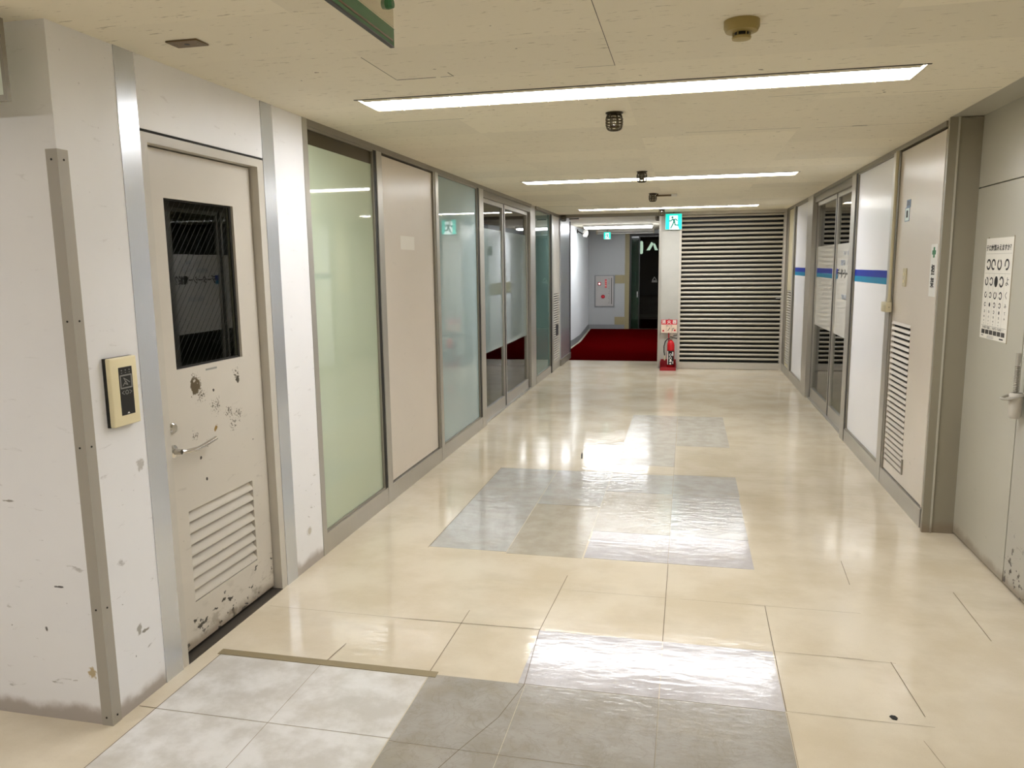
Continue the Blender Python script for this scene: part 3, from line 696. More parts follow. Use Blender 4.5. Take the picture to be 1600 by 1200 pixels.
b = MB(); b.box(-1.99, -.67, 15.15, 15.55, 2.31, H - .0005); mk('housing', b, 'white', t_)
b = MB(); b.box(-1.97, -.69, 15.18, 15.52, 2.285, 2.31); mk('diffuser', b, 'lamp_far', t_)
t_ = thing('unlit_batten', (-1.33, 17.4, 2.3), 'long unlit batten above the dark doorway', 'lamp')
b = MB(); b.box(-1.95, -.74, 17.3, 17.45, 2.285, H); mk('body', b, 'frame_paint', t_)
b = MB(); b.tube([(-1.97, 17.35, 2.262), (-.73, 17.35, 2.262)], .012); mk('tube', b, 'white', t_)
for x in (-.735, -1.965): b = MB(); b.box(x - .01, x + .01, 17.32, 17.42, 2.25, 2.345); mk('end_cap', b, 'cream_grey', t_)

# ================================================================== CEILING FITTINGS
def sprinkler(loc, label, mat='olive_metal'):
    t_ = thing('caged_sprinkler', loc, label, 'sprinkler', 'caged sprinklers along the ceiling')
    x, y, z = loc
    b = MB(); b.lathe((x, y, z), [(.045, 0), (.045, -.004), (.03, -.012), (.012, -.014)]); mk('rose', b, mat, t_)
    b = MB(); b.lathe((x, y, z), [(.009, -.012), (.009, -.04), (.004, -.045), (.004, -.06), (.018, -.062), (.018, -.065)], n=12); mk('head', b, 'chrome', t_)
    b = MB()
    pr = [(.022, -.010), (.038, -.016), (.042, -.03), (.042, -.06), (.038, -.078), (.026, -.086)]
    for k in range(8):
        a = 2 * PI * k / 8 + PI / 8; b.tube([(x + r * math.cos(a), y + r * math.sin(a), z + h) for r, h in pr], .0035, 6)
    for r, h in ((.043, -.034), (.043, -.048), (.042, -.062), (.036, -.079), (.026, -.086), (.038, -.018)):
        b.tube([(x + r * math.cos(2 * PI * i / 20), y + r * math.sin(2 * PI * i / 20), z + h) for i in range(21)], .003, 6)
    mk('guard_cage', b, mat, t_); return t_
s0 = sprinkler((-.381, 4.117, H), 'caged sprinkler just beyond the first strip lamp')
copy_tree(s0, (-.389, 6.72, H), 'caged sprinkler seen against the middle strip lamp')
copy_tree(s0, (-.388, 8.78, H), 'caged sprinkler with a thin dark arm beside it')
copy_tree(s0, (-.374, 11.4, H), 'caged sprinkler next to the large exit sign')
copy_tree(s0, (-1.87, 11.95, 2.335), 'caged sprinkler above the stainless column')
copy_tree(s0, (-.455, 12.3, 2.33), 'caged sprinkler just inside the passage opening')
t_ = thing('ceiling_sensor', (-.25, 8.85, H), 'small white sensor on a thin dark ceiling arm', 'sensor')
b = MB(); b.box(-.35, -.16, 8.84, 8.86, H - .03, H - .012); b.box(-.35, -.33, 8.84, 8.86, H - .03, H); mk('arm', b, 'brown', t_)
b = MB(); b.box(-.19, -.13, 8.825, 8.875, H - .034, H - .008); mk('sensor_head', b, 'white', t_)
t_ = thing('smoke_detector', (.153, 2.72, H), 'round yellowed smoke detector on the ceiling', 'detector')
b = MB(); b.lathe((.153, 2.72, H), [(.056, 0), (.056, -.02), (.05, -.033), (.032, -.036)], n=32); mk('base', b, 'detector', t_)
b = MB(); b.lathe((.153, 2.72, H), [(.022, -.036), (.022, -.048)], n=24); mk('vent_ring', b, 'black', t_)
b = MB(); b.lathe((.153, 2.72, H), [(.029, -.047), (.031, -.05), (.029, -.056), (.01, -.059)], n=24)
for k in range(6): a = PI * k / 3; b.box(.153 + .026 * math.cos(a) - .002, .153 + .026 * math.cos(a) + .002, 2.72 + .026 * math.sin(a) - .002, 2.72 + .026 * math.sin(a) + .002, H - .05, H - .034)
mk('chamber_cap', b, 'detector', t_)
t_ = thing('blanking_plate', (-1.68, 2.47, H), 'square brown blanking plate on the ceiling by the white door', 'plate')
fr = frame((-1.68, 2.468, H), (1, 0, 0), (0, -1, 0))
b = MB(); b.box(-1.74, -1.62, 2.432, 2.505, H - .006, H); b.bevel(.002, 1); mk('plate', b, 'brown', t_)
b = MB(); b.disc(fr, 0, 0, .009, .0062, .0068, 14); mk('center_hole', b, 'black', t_)
for k in (-.04, .04): b = MB(); b.disc(fr, k, 0, .003, .0062, .0075, 8); mk('screw', b, 'alu_dark', t_)

# hanging acrylic sign
t_ = thing('hanging_sign', (-.62, 1.3, H), 'clear acrylic hanging sign with a green lower band', 'sign')
b = MB(); b.box(-.624, -.616, .75, 1.63, 2.078, 2.30); mk('plate', b, 'acryl', t_)
b = MB(); b.box(-.6245, -.6155, .75, 1.629, 2.0425, 2.078); mk('band', b, 'acryl_green', t_, label='green band')
b = MB(); b.box(-.6246, -.6154, .75, 1.6295, 2.040, 2.0425); mk('edge', b, 'black', t_)
b = MB(); b.box(-.6152, -.6148, .76, 1.62, 2.050, 2.054); mk('reflection_stripe', b, 'brown', t_)  # brown line paints in a reflection along the green acrylic band
b = MB(); b.lathe((-.62, 1.61, 2.122), [(.009, -.012), (.011, 0), (.009, .012)], 'x', 14); mk('clip', b, 'acryl_green', t_)
b = MB(); b.lathe((-.62, .8, 2.122), [(.009, -.012), (.011, 0), (.009, .012)], 'x', 14); mk('clip', b, 'acryl_green', t_)
fr = frame((-.6155, 1.55, 2.13), (0, 1, 0), (0, 0, 1)); b = MB(); b.strip(fr, ((0, 0), (.03, .05)), .008, 0, .0006); mk('arrow_stroke', b, 'brown', t_)
b = MB(); b.tube([(-.62, 1.5, 2.30), (-.62, 1.5, H)], .003); mk('wire', b, 'steel', t_)
b = MB(); b.tube([(-.62, .9, 2.30), (-.62, .9, H)], .003); mk('wire', b, 'steel', t_)

# sign box at the upper left edge
t_ = thing('sign_box', (-2.15, 2.04, 2.2), 'pale framed sign box hanging in front of the white wall corner', 'sign')
b = MB(); b.box(-2.36, -1.972, 2.0, 2.014, 2.083, 2.10); b.box(-2.36, -1.972, 2.0, 2.014, 2.30, 2.316); b.box(-1.984, -1.972, 2.0, 2.014, 2.10, 2.30); b.box(-2.36, -2.348, 2.0, 2.014, 2.10, 2.30); mk('rim', b, 'alu_dark', t_)
b = MB(); b.box(-2.348, -1.984, 2.003, 2.012, 2.10, 2.30); mk('face', b, flat('pale sign face', '#d5ddd0', .3), t_)
b = MB(); b.tube([(-2.05, 2.007, 2.316), (-2.05, 2.007, H)], .005); mk('hanger', b, 'alu_dark', t_)
b = MB(); b.tube([(-2.28, 2.007, 2.316), (-2.28, 2.007, H)], .005); mk('hanger', b, 'alu_dark', t_)

# ================================================================== LEFT WALL FITTINGS
g = thing('corner_guard', (XL, 2.13, 0), 'tall angled metal guard on the white wall corner', 'corner guard')
b = MB(); b.box(XL - .04, XL + .003, 2.127, 2.13, .0, 1.962); b.box(XL, XL + .003, 2.13, 2.172, .0, 1.962); mk('angle', b, flat('dull guard metal', '#a8a296', .5, .15, .4, .05, 20, (1, 1, .1)), g)
for z in (1.93, 1.42, 1.0, .43, .03):
    b = MB(); b.lathe((XL - .02, 2.127, z), [(.0035, 0), (.0035, -.0015)], 'y', 8); mk('screw', b, 'gap', g)
    b = MB(); b.lathe((XL + .003, 2.152, z), [(.0035, 0), (.0035, .0015)], 'x', 8); mk('screw', b, 'gap', g)

c = thing('card_reader', (XL, 2.303, 1.045), 'cream card reader with black face beside the corner guard', 'card reader')
fr = on_left(2.303, 1.165)
b = MB(); b.rect(fr, -.066, .066, -.12, .12, 0, .012); mk('back_box', b, 'black', c)
b = MB(); b.rect(fr, -.066, .066, -.12, .12, .010, .03); b.bevel(.005, 3); mk('bezel', b, 'cream', c)
b = MB(); b.rect(fr, -.028, .038, -.083, .085, .0298, .0308); mk('face_plate', b, 'black', c)
b = MB()
for k in (-.014, .005, .024): b.disc(fr, k, .074, .0025, .0308, .0314, 8); b.rect(fr, k - .003, k + .003, .064, .066, .0308, .0311)
mk('status_lights', b, 'ink_grey', c)
b = MB(); b.strip(fr, ((-.022, .012), (-.022, .056), (.032, .056), (.032, .012), (-.022, .012)), .005, .0308, .0312)
b.strip(fr, ((-.012, .02), (.002, .034), (-.006, .047), (.01, .038), (.022, .03)), .003, .0308, .0313); b.strip(fr, ((-.004, .028), (.012, .022), (.004, .034)), .003, .0308, .0313); mk('card_symbol', b, 'ink_grey', c)
b = MB(); b.ring(fr, .005, -.004, .008, .0055, 0, 2 * PI, .0308, .0312, 16); b.strip(fr, ((-.02, -.004), (-.008, .002)), .002, .0308, .0312); b.strip(fr, ((-.02, -.004), (-.008, -.010)), .002, .0308, .0312); b.strip(fr, ((.03, -.004), (.018, .002)), .002, .0308, .0312); b.strip(fr, ((.03, -.004), (.018, -.010)), .002, .0308, .0312); mk('wave_symbol', b, 'ink_grey', c)
b = MB(); b.prism(fr, ((-.001, -.079), (.011, -.079), (.005, -.073)), .0308, .0313); mk('maker_mark', b, 'white', c)

# white louvred door
d = thing('door_1', (XL - .043, 2.93, 0), 'chipped white steel door with wired window and louvre', 'door', kind='structure')
DX = XL - .043
b = MB(); b.box(XL - .12, XL - .001, 2.524, 2.562, 0, 2.08); b.box(XL - .12, XL - .001, 3.312, 3.362, 0, 2.08); b.box(XL - .12, XL - .001, 2.562, 3.312, 2.045, 2.08); mk('frame', b, 'frame_paint', d)
b = MB(); LY0, LY1 = 2.566, 3.308
WY0, WY1, WZ0, WZ1 = 2.685, 3.157, 1.186, 1.858
VY0, VY1, VZ0, VZ1 = 2.69, 3.172, .205, .598
xa, xb = DX - .035, DX
b.box(xa, xb, LY0, WY0, .02, 2.04); b.box(xa, xb, VY1, LY1, .02, 2.04)
b.box(xa, xb, WY0, VY1, WZ1, 2.04); b.box(xa, xb, WY0, VY1, VZ1, WZ0); b.box(xa, xb, WY0, VY1, .02, VZ0); b.box(xa, xb, WY1, VY1, WZ0, WZ1); b.box(xa, xb, WY0, VY0, VZ0, VZ1)
leaf = mk('leaf', b, 'door_paint', d)
b = MB(); b.box(DX - .026, DX - .02, WY0, WY1, WZ0, WZ1); pane = mk('pane', b, 'glass', leaf)
b = MB(); frw = frame((DX - .0195, 0, 0), (0, 1, 0), (0, 0, 1))
step = .034; ang = math.radians(50)
cc = WY0 - .7
while cc < WY1:
    pts = []
    y0_, z0_ = cc, WZ0
    y1_, z1_ = cc + (WZ1 - WZ0) / math.tan(ang), WZ1
    def clip_y(yv): return z0_ + (yv - y0_) * math.tan(ang)
    if y0_ < WY0: z0c, y0c = clip_y(WY0), WY0
    else: z0c, y0c = z0_, y0_
    if y1_ > WY1: z1c, y1c = clip_y(WY1), WY1
    else: z1c, y1c = z1_, y1_
    if z1c > z0c + .005 and y1c > y0c:
        b.prism(frw, ((y0c - .0004, z0c), (y0c + .0004, z0c), (y1c + .0004, z1c), (y1c - .0004, z1c)), 0, .0006)
    cc += step
mk('wire_mesh', b, 'wire', leaf)
b = MB()
for q in ((WY0, WY0 + .008, WZ0, WZ1), (WY1 - .012, WY1, WZ0, WZ1), (WY0, WY1, WZ0, WZ0 + .008), (WY0, WY1, WZ1 - .006, WZ1)): b.box(DX - .019, DX - .012, *q)
mk('glazing_bead', b, 'gap', leaf)
b = MB(); b.box(DX - .034, DX - .03, VY0, VY1, VZ0, VZ1); mk('louvre_backing', b, 'gap', leaf)
for i in range(8):
    b = MB(); pit_ = (VZ1 - VZ0) / 8; zb = VZ0 + i * pit_
    f = [(DX - .026, zb + pit_ * .93), (DX - .001, zb + .014), (DX - .001, zb + .004), (DX - .005, zb + .004), (DX - .029, zb + pit_ * .8)]
    a_ = [b.bm.verts.new((q[0], VY0, min(q[1], VZ1 - .001))) for q in f]; c_ = [b.bm.verts.new((q[0], VY1, min(q[1], VZ1 - .001))) for q in f]
    b._f(a_); b._f(c_[::-1])
    for k in range(5): b._f((a_[k], a_[(k + 1) % 5], c_[(k + 1) % 5], c_[k]))
    mk('slat', b, 'door_paint', leaf)
b = MB(); b.lathe((DX, 2.625, .868), [(.026, 0), (.026, .004), (.012, .009), (.011, .04)], 'x', 20)
b.tube([(DX + .04, 2.625, .868), (DX + .048, 2.64, .866), (DX + .048, 2.72, .86), (DX + .046, 2.78, .866), (DX + .036, 2.86, .872)], .009, 10); mk('lever_handle', b, 'chrome', d)
b = MB(); b.lathe((DX, 2.63, .962), [(.022, 0), (.022, .006), (.016, .012), (.005, .012)], 'x', 18); mk('cylinder_lock', b, 'chrome', d)
b = MB(); fr = on_left(2.915, 1.163, DX); b.rect(fr, -.04, .04, -.004, .004, 0, .0005); mk('maker_plate', b, 'ink_grey', d)
b = MB(); b.box(DX - .04, XL, 2.562, 3.312, 0, .004); mk('threshold', b, flat('dark worn threshold', '#4a443c', .5, .3), d)
b = MB(); b.box(DX - .03, DX - .026, 2.562, 3.312, 0.004, .02); mk('floor_gap', b, 'gap', d)
b = MB(); b.tube([(-1.79, 12.0, 2.285), (-1.64, 12.0, 2.285)], .008); mk('dark_rod', b, 'black', label='short dark rod under the passage header beside the stainless column', cat='rod', base=(-1.7, 12.0, 2.285))
t_ = thing('wall_socket_cover', (XL, 3.62, .2), 'scratched round cover low on the white column', 'cover')
b = MB(); b.lathe((XL, 3.612, .20), [(.026, 0), (.026, .002), (.022, .003)], 'x', 22); mk('ring', b, 'paint_clean', t_)
b = MB(); b.lathe((XL, 3.612, .20), [(.018, .003), (.016, .0036)], 'x', 20); mk('disc', b, 'frame_paint', t_)
b = MB(); b.box(XL - .018, XL - .0172, 5.165, 5.445, 1.705, 1.80); mk('paper_notice', b, 'paper', label='small blank paper square on the beige partition panel', cat='paper', base=(XL - .018, 5.3, 1.7))
# taped floor edge and scraps
b = MB(); b.box(-1.875, -.925, 2.662, 2.703, .0009, .0022); mk('floor_tape', b, 'tape', label='strip of brown tape along the edge of the white floor tiles', cat='tape', base=(-1.4, 2.68, 0))
b = MB(); fr = frame((.736, 2.723, 0), (1, 0, 0), (0, 1, 0)); b.prism(fr, ((-.012, .006), (-.004, .014), (.008, .012), (.014, .0), (.008, -.013), (-.006, -.01)), .0002, .003); mk('scrap', b, 'black', label='tiny black scrap lying on the beige floor', cat='scrap', base=(.736, 2.723, 0))
b = MB(); fr = frame((-.828, 6.29, 0), (1, 0, 0), (0, 1, 0)); b.prism(fr, ((-.02, .12), (-.005, .05), (.012, -.1), (.002, -.1), (-.014, .02)), .0002, .002); mk('leaf_scrap', b, 'gap', label='thin dark sliver on the floor beyond the grey tiles', cat='scrap', base=(-.828, 6.29, 0))

# ================================================================== RIGHT WALL FITTINGS
d = thing('door_9', (XR + .02, 5.35, .115), 'beige panel door with a tall louvre and the stretcher sign', 'door', kind='structure')
b = MB(); x0, x1 = XR + .012, XR + .04
ly0, ly1, lz0, lz1 = 5.36, 5.812, .19, 1.175
b.box(x0, x1, 4.875, ly0, .125, 2.305); b.box(x0, x1, ly1, 5.828, .125, 2.305); b.box(x0, x1, ly0, ly1, .125, lz0); b.box(x0, x1, ly0, ly1, lz1, 2.305)
mk('leaf', b, 'beige_panel', d)
b = MB(); b.box(x1, x1 + .005, 4.87, 5.83, .115, 2.318); mk('joint_backing', b, 'gap', d)
n = 26; pit_ = (lz1 - lz0) / n
for i in range(n):
    b = MB(); zb = lz0 + i * pit_
    f = [(x0 + .010, zb + pit_ * 1.0), (x0 + .002, zb + pit_ * .96), (x0 - .006, zb + pit_ * .46), (x0 + .002, zb + pit_ * .42), (x0 + .014, zb + pit_ * .84)]
    a_ = [b.bm.verts.new((q[0], ly0, min(q[1], lz1))) for q in f]; c_ = [b.bm.verts.new((q[0], ly1, min(q[1], lz1))) for q in f]
    b._f(a_); b._f(c_[::-1])
    for k in range(5): b._f((a_[k], a_[(k + 1) % 5], c_[(k + 1) % 5], c_[k]))
    mk('slat', b, 'beige_panel', d)
b = MB(); b.box(x0 + .016, x0 + .02, ly0, ly1, lz0, lz1); mk('louvre_backing', b, 'gap', d)
b = MB(); b.box(x0 - .008, x0, 5.335, 5.352, .20, .30); mk('catch', b, 'alu_dark', d)
b = MB(); b.box(XR + .004, XR + .012, 4.868, 4.885, 0.125, 2.30); mk('edge_strip', b, 'beige_panel', d)

t_ = thing('stretcher_sign', (XR, 4.91, 1.375), 'narrow white sign with green cross by the steel pillar', 'sign')
fr = on_right(4.937, 1.525, XR + .012)
b = MB(); b.rect(fr, -.058, .058, -.15, .15, 0, .012); mk('plate', b, 'white', t_)
b = MB(); b.rect(fr, -.013, .013, .073, .133, .012, .0128); b.rect(fr, -.032, .032, .091, .115, .012, .0129); mk('cross', b, 'green', t_)
text('lettering', '担\n架', on_right(4.937, 1.487, XR), .064, 'ink', t_, .0006, .0008, vertical=True, bold=.02)
t_ = thing('blue_tag', (XR, 5.585, 1.92), 'small slate blue tag above the white rounded notice', 'tag')
b = MB(); fr = on_right(5.585, 1.95, XR + .012); b.rect(fr, -.045, .045, -.025, .025, 0, .002); mk('plate', b, 'blue_tag', t_)
text('lettering', '消火', on_right(5.585, 1.95, XR + .010), .036, 'ink_grey', t_, .0004, .0006)
t_ = thing('rounded_notice', (XR, 5.6, 1.84), 'white rounded notice with a black rectangle below the blue tag', 'notice')
b = MB(); fr = on_right(5.605, 1.882, XR + .012); b.rect(fr, -.048, .048, -.042, .042, 0, .002)
mk('plate', b, flat('pale mint notice', '#e3f2ee', .4), t_)
b = MB(); b.rect(fr, -.018, .018, -.02, .025, .002, .0026); mk('black_rectangle', b, 'ink', t_)
b = MB(); b.strip(fr, ((-.048, -.042), (.048, -.042), (.048, .042), (-.048, .042), (-.048, -.042)), .005, .0005, .0024); mk('border', b, 'blue_tag', t_)
t_ = thing('switch_plate', (XR, 5.56, 1.42), 'slim cream switch plate on the beige louvred door', 'switch')
b = MB(); fr = on_right(5.56, 1.475, XR + .012); b.rect(fr, -.035, .035, -.06, .06, 0, .009); b.bevel(.002, 1); mk('plate', b, 'cream_grey', t_)
b = MB(); b.rect(fr, -.012, .012, .012, .032, .009, .012); mk('rocker', b, 'cream', t_)
b = MB(); b.rect(fr, -.012, .012, -.035, -.015, .009, .012); mk('rocker', b, 'cream', t_)
t_ = thing('conduit', (XR - .012, 5.86, 1.3), 'thin cream conduit running down to a small junction box', 'conduit')
b = MB(); b.tube([(XR - .011, 5.845, 2.316), (XR - .011, 5.845, 1.305)], .011, 12); mk('pipe', b, 'cream_grey', t_)
b = MB(); b.lathe((XR - .011, 5.845, 1.295), [(.016, 0), (.016, .02), (.012, .035)], n=14); mk('socket', b, 'cream_grey', t_)
t2 = thing('junction_box', (XR - .012, 5.87, 1.23), 'small square cream junction box at the end of the conduit', 'junction box')
b = MB(); b.box(XR - .042, XR - .003, 5.80, 5.93, 1.232, 1.30); b.bevel(.003, 2); mk('box', b, 'cream_grey', t2)
b = MB(); b.lathe((XR - .02, 5.80, 1.266), [(.004, 0), (.004, -.002)], 'y', 10); mk('screw', b, 'alu_dark', t2)

# eye chart poster
t_ = thing('eye_chart', (XD, 4.43, 1.17), 'white eye test chart poster on the grey green door', 'poster')
PW, PH = .355, .52
fr = on_right(4.43, 1.432, XD - .0005)
b = MB()
nx, ny = 8, 10
vs_ = [[b.bm.verts.new(fr(-PW / 2 + PW * i / nx, -PH / 2 + PH * j / ny, .001)) for j in range(ny + 1)] for i in range(nx + 1)]
for i in range(nx):
    for j in range(ny): b._f((vs_[i][j], vs_[i + 1][j], vs_[i + 1][j + 1], vs_[i][j + 1]))
b.rect(fr, -PW / 2, PW / 2, -PH / 2, PH / 2, 0, .0008)
mk('sheet', b, 'paper', t_)
text('heading', 'テロ対策みえますか？', on_right(4.43, 1.432 + .208, XD - .0016), .0345, 'ink', t_, .0002, .0005, bold=.015)
rows = [(.125, .046, .019, [0, .9, 1.2, 3.6], ''), (.038, .036, .0145, [.4, -1, None, 3.2], 'よ'), (-.032, .0255, .0095, [3.6, .2, -9, .8], 'く'), (-.082, .018, .007, [.2, None, -9, 3.2], 'み'), (-.118, .0115, .0045, [-9, -9, -9, None], 'て'), (-.145, .008, .003, [None, -9, -9, -9], 'ね'), (-.166, .0055, .002, [-9, -9, None, -9], '・'), (-.182, .0035, .0014, [0, 0, 0, 0], '')]
b = MB()
cxs = (-.135, -.072, -.008, .062)
gaps = (PI * 1.0, PI * .0, PI * .5, PI * 1.25, PI * 1.0, PI * 1.0, PI * .25, PI)
for ri_, (cy, R_, r_, gp, let) in enumerate(rows):
    for ci, cx in enumerate(cxs):
        if ri_ == 0: cx = (-.125, -.06, .02, .115)[ci]
        R2 = R_ * (.62 if ci < 2 else .78)
        if ri_ == 0: R2 = R_ * .62
        gval = gp[ci]; b = MB()
        if gval is None: b.disc(fr, cx, cy, R2, .001, .0016, 18, .8, 1)
        else:
            ga = gaps[(ri_ * 3 + ci * 2) % 8]; hw = .38
            if ri_ == 0: ga = (PI, -.6, PI / 2, PI * 1.25)[ci]
            if ri_ == 1: ga = (PI / 2 + .6, PI, 0, PI)[ci]
            b.ring(fr, cx, cy, R2, R2 * .66, ga + hw, ga + 2 * PI - hw, .001, .0016, 18 if R2 > .01 else 8)
        mk('test_symbol', b, 'ink', t_)
for cy, let, sz in ((.038, 'よ', .05), (-.03, 'く', .042), (-.082, 'み', .026), (-.118, 'て', .02), (-.145, 'ね', .012)):
    text('kana', let, on_right(4.43 - .135, 1.432 + cy, XD - .0016), sz, 'ink', t_, .0002, .0005)
b = MB()
for yy in (.18, .08): b.rect(fr, -.165, .165, yy - .0006, yy + .0006, .001, .0013)
b.rect(fr, -.165, .165, -.1935, -.192, .001, .0013)
for xx in (-.105, -.042, .028, .1): b.rect(fr, xx - .0004, xx + .0004, -.192, .08, .001, .0012)
mk('rules', b, 'ink_grey', t_)
text('caption', 'その目で 見抜く、つなげる テロの目 ！！', on_right(4.43, 1.432 - .203, XD - .0016), .0155, 'ink', t_, .0002, .0004)
b = MB()
for k in range(6):
    x = -.155 + k * .053; b.rect(fr, x, x + .045, -.236, -.213, .001, .0014)
mk('photo_row', b, flat('dark photo print', '#4a4743', .6, 0, .3, .9, 160), t_)
b = MB()
for k in range(4): b.rect(fr, -.075, .02 - .012 * (k % 2), -.2435 - k * .0042, -.242 - k * .0042, .001, .0013)
mk('fine_print', b, 'ink_grey', t_)
b = MB(); b.rect(fr, -.155, -.125, -.248, -.242, .001, .0013); mk('date_print', b, 'ink_grey', t_)
b = MB(); b.rect(fr, .09, .14, -.252, -.245, .001, .0013); mk('publisher_print', b, 'ink', t_)
b = MB(); b.rect(fr, PW / 2 - .002, PW / 2 + .008, -PH / 2 - .004, PH / 2 + .006, -.0005, .0004); mk('tape_edge', b, 'tape', t_)
b = MB(); b.rect(fr, -PW / 2 + .02, -PW / 2 + .035, PH / 2, PH / 2 + .006, 0, .0006); mk('tape_tab', b, 'tape', t_)

# ring holder at the right picture edge
t_ = thing('ring_holder', (XD, 4.02, .85), 'grey ring holder with a hanging coil on the worn steel door', 'holder')
def zc(y, z, r, n_=22): return [(XD - .045 + r * math.cos(2 * PI * i / n_), y + r * math.sin(2 * PI * i / n_), z + .012 * math.cos(2 * PI * i / n_)) for i in range(n_ + 1)]
b = MB(); b.tube(zc(4.005, .945, .042), .007, 8); mk('ring', b, 'alu', t_)
b = MB(); b.lathe((XD - .035, 3.99, .845), [(.02, 0), (.026, .01), (.028, .11), (.024, .12)], n=20); mk('socket', b, 'frame_paint', t_)
b = MB(); pts = []
for i in range(160):
    a = 2 * PI * i / 10; pts.append((XD - .04 + .009 * math.cos(a), 3.985 + .009 * math.sin(a), .965 + i * .0008))
b.tube(pts, .0028, 6); mk('coil', b, 'alu_dark', t_)
b = MB(); b.lathe((XD - .04, 3.985, 1.093), [(.008, 0), (.011, .02), (.011, .06)], n=14); mk('plug', b, 'alu', t_)
b = MB(); b.box(XD - .05, XD, 3.975, 3.995, .95, .965); mk('bracket', b, 'alu', t_)

# ================================================================== END WALL FITTINGS
def exit_sign(name, x0, x1, z0, z1, y, label, man=True):
    e = thing(name, ((x0 + x1) / 2, y, z1), label, 'exit sign')
    W, Hh = x1 - x0, z1 - z0
    b = MB(); b.box(x0 - .004, x1 + .004, y, y + .035, z0 - .004, z1 + .004); mk('housing', b, 'white', e)
    fr = on_front((x0 + x1) / 2, (z0 + z1) / 2, y)
    b = MB(); b.rect(fr, -W / 2, W / 2, -Hh / 2, Hh / 2, 0, .003); mk('face', b, 'exit_green', e)
    k = W / .234
    b = MB(); b.prism(fr, [(p * k, q * k) for p, q in ((-.060, -.112), (-.060, .088), (.060, .088), (.060, -.06), (.085, -.112))], .003, .0036); mk('doorway', b, 'exit_white', e)
    b = MB(); sc = lambda L: [(p * k, q * k) for p, q in L]
    b.disc(fr, -.018 * k, .062 * k, 0.016 * k, .0036, .0042, 14)
    b.prism(fr, sc(((-.016, .045), (.022, .036), (.022, .0), (.0, -.012), (-.012, .01))), .0036, .0042)
    b.strip(fr, sc(((-.014, .042), (-.036, .012), (-.062, .012))), .017 * k, .0036, .0042)
    b.strip(fr, sc(((.018, .038), (.036, .034), (.05, .014))), .017 * k, .0036, .0042)
    b.strip(fr, sc(((.004, .0), (-.014, -.045), (-.04, -.092))), .019 * k, .0036, .0042)
    b.strip(fr, sc(((.012, .0), (.024, -.05), (.066, -.052))), .019 * k, .0036, .0042)
    mk('running_figure', b, 'exit_man', e)
    b = MB(); b.tube([((x0 + x1) / 2, y + .02, z1), ((x0 + x1) / 2, y + .02, H)], .008); mk('hanger', b, 'alu_dark', e)
    return e
exit_sign('exit_sign', -.333, -.1, 2.09, 2.315, 11.925, 'large lit green exit sign on the pillar beside the shutter')
exit_sign('exit_sign', -1.80, -1.655, 2.14, 2.285, 17.2, 'small lit green exit sign inside the red carpet passage')

# fire extinguisher on its stand
st = thing('extinguisher_stand', (-.258, 11.82, 0), 'red tray stand with the red and white extinguisher sign', 'stand')
b = MB(); b.box(-.376, -.14, 11.70, 11.93, 0, .012); b.box(-.376, -.14, 11.70, 11.706, .012, .055); b.box(-.376, -.37, 11.70, 11.93, .012, .13); b.box(-.146, -.14, 11.70, 11.93, .012, .13); b.box(-.37, -.146, 11.924, 11.93, .012, .15); mk('tray', b, 'red_dark', st)
b = MB(); b.box(-.268, -.248, 11.93, 11.94, 0, .76); mk('post', b, 'red_dark', st)
fr = on_front(-.255, .65, 11.926)
b = MB(); b.rect(fr, -.117, .117, -.1, .1, -.004, 0); sg = mk('sign_plate', b, 'pink', st)
b = MB(); b.rect(fr, -.117, .117, .027, .1, 0, .001); mk('red_band', b, 'red_sign', sg)
text('lettering', '消 火 器', on_front(-.255, .713, 11.925), .062, 'white', sg, .0006, .001, bold=.02)
text('caption', '使 い 方', on_front(-.255, .655, 11.926), .022, 'ink', sg, .0004, .001)
b = MB()
for xx in (-.04, .04): b.rect(fr, xx - .001, xx + .001, -.09, .02, 0, .0008)
b.strip(fr, ((-.02, -.07), (.015, -.02)), .008, 0, .001); b.strip(fr, ((.05, -.07), (.055, -.03), (.075, -.03)), .007, 0, .001); mk('pictogram', b, 'ink', sg)
b = MB(); b.disc(fr, -.085, -.068, .014, 0, .001, 12); b.disc(fr, .085, -.06, .014, 0, .001, 12); mk('red_dots', b, 'red_sign', sg)
ex = thing('fire_extinguisher', (-.222, 11.81, .012), 'red fire extinguisher standing in the red tray', 'fire extinguisher')
b = MB(); b.lathe((-.222, 11.81, .012), [(.05, 0), (.055, .006), (.055, .36), (.05, .395), (.034, .422), (.018, .432), (.018, .445)], n=28); mk('cylinder', b, 'red', ex)
b = MB()
for i in range(14):
    a0 = PI * 1.18 + PI * .64 * i / 14; a1 = PI * 1.18 + PI * .64 * (i + 1) / 14; R_ = .0556
    b.quad(*[(-.222 + R_ * math.cos(a), 11.81 + R_ * math.sin(a), z) for a, z in ((a0, .08), (a1, .08), (a1, .295), (a0, .295))])
lb_ = mk('instruction_label', b, 'ink', ex)
fr = on_front(-.222, .19, 11.754); b = MB()
b.rect(fr, -.046, -.036, -.1, .1, .0, .0006); b.rect(fr, -.015, .012, -.1, -.075, .0, .0006); b.rect(fr, .025, .04, .03, .09, 0, .0006)
b.ring(fr, -.002, .045, .02, .013, 0, 2 * PI, 0, .0006, 14); b.ring(fr, -.002, -.005, .02, .013, 0, 2 * PI, 0, .0006, 14); b.prism(fr, ((-.02, -.06), (.018, -.06), (.015, -.03), (-.005, -.02)), 0, .0006); b.rect(fr, .03, .04, -.09, -.05, 0, .0006)
mk('label_print', b, 'white', lb_)
b = MB(); b.lathe((-.222, 11.81, .457), [(.02, 0), (.02, .02), (.014, .025), (.014, .04)], n=16); mk('valve', b, 'chrome', ex)
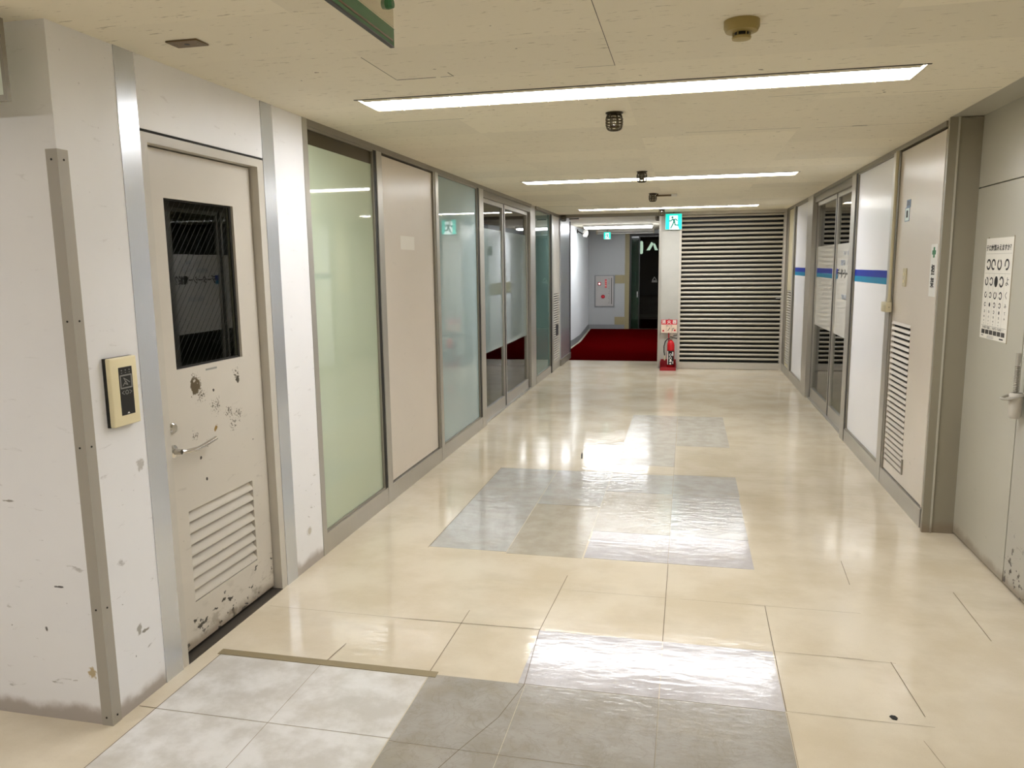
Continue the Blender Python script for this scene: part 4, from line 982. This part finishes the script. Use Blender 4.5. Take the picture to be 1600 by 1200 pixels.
b = MB(); b.tube([(-.235, 11.81, .49), (-.2, 11.81, .492), (-.13, 11.80, .478)], .007); mk('lower_lever', b, 'black', ex)
b = MB(); b.tube([(-.23, 11.81, .50), (-.19, 11.805, .515), (-.135, 11.80, .527)], .006); mk('upper_lever', b, 'black', ex)
b = MB(); b.tube([(-.207 + .016 * math.cos(2 * PI * i / 14), 11.80, .53 + .016 * math.sin(2 * PI * i / 14)) for i in range(15)], .0035, 6); mk('safety_pin', b, 'pink', ex)
b = MB(); b.tube([(-.235, 11.81, .475), (-.27, 11.80, .47), (-.305, 11.79, .43), (-.322, 11.785, .36), (-.32, 11.78, .28), (-.31, 11.778, .22)], .008, 8); mk('hose', b, 'black', ex)
b = MB(); b.lathe((-.309, 11.778, .15), [(.011, 0), (.012, .03), (.008, .075)], n=12); mk('nozzle', b, 'cream_grey', ex)

# hose cabinet on the back wall
hc = thing('hose_cabinet', (-1.83, 17.69, .63), 'grey fire hose cabinet with red lamp on the passage back wall', 'cabinet')
fr = on_front(-1.832, .99, 17.7)
b = MB(); b.rect(fr, -.228, .228, -.363, .363, 0, .012); mk('frame', b, 'base_grey', hc)
dk = MB(); dk.rect(fr, -.2, .2, -.335, .345, .012, .02); dr_ = mk('door', dk, flat('grey enamel door', '#aaa6a2', .4), hc)
b = MB(); b.rect(fr, -.148, -.078, .135, .205, .02, .028); bt = mk('lamp_plate', b, 'red_dark', dr_)
b = MB(); b.disc(fr, -.113, .17, .02, .028, .036, 14); mk('lamp_lens', b, 'red_lamp', dr_)
b = MB(); b.disc(fr, -.03, -.12, .045, .02, .03, 20); al = mk('alarm_button', b, 'red_dark', dr_)
b = MB(); b.disc(fr, -.03, -.12, .022, .03, .036, 16); mk('push_disc', b, 'red_sign', dr_)
b = MB(); b.rect(fr, .012, .052, .08, .265, .02, .024); np_ = mk('nameplate', b, 'red_sign', dr_)
text('lettering', '消\n火\n栓', on_front(-1.8, 1.163, 17.676), .042, 'pink', dr_, .0004, .001, vertical=True)
b = MB()
for k in range(16): b.rect(fr, .085 + .012 * (k % 3), .125, -.27 + k * .036, -.256 + k * .036, .02, .022)
mk('instructions', b, 'ink_grey', dr_)
b = MB(); b.rect(fr, .155, .168, -.29, .3, .02, .026); mk('dark_slot', b, 'gap', dr_)

# spot lamp on passage wall
sp = thing('wall_spot_lamp', (-2.2, 16.2, 2.25), 'white round spot lamp on a black arm on the passage wall', 'lamp')
b = MB(); b.lathe((-2.2, 15.85, 2.262), [(.04, 0), (.04, .015), (.02, .02)], 'x', 16); mk('bracket', b, 'black', sp)
b = MB(); b.tube([(-2.18, 15.85, 2.26), (-2.1, 15.9, 2.21), (-2.07, 15.95, 2.225)], .012); mk('arm', b, 'black', sp)
fr = frame((-2.05, 15.92, 2.22), (.8, -.6, 0), (0.1, .0, 1)); b = MB(); b.disc(fr, 0, 0, .06, -.05, .02, 22, .8, 1.2); mk('lamp_head', b, 'white', sp)
b = MB(); b.disc(fr, 0.02, .0, .065, -.065, -.05, 22, .8, 1.2); mk('back_rim', b, 'black', sp)
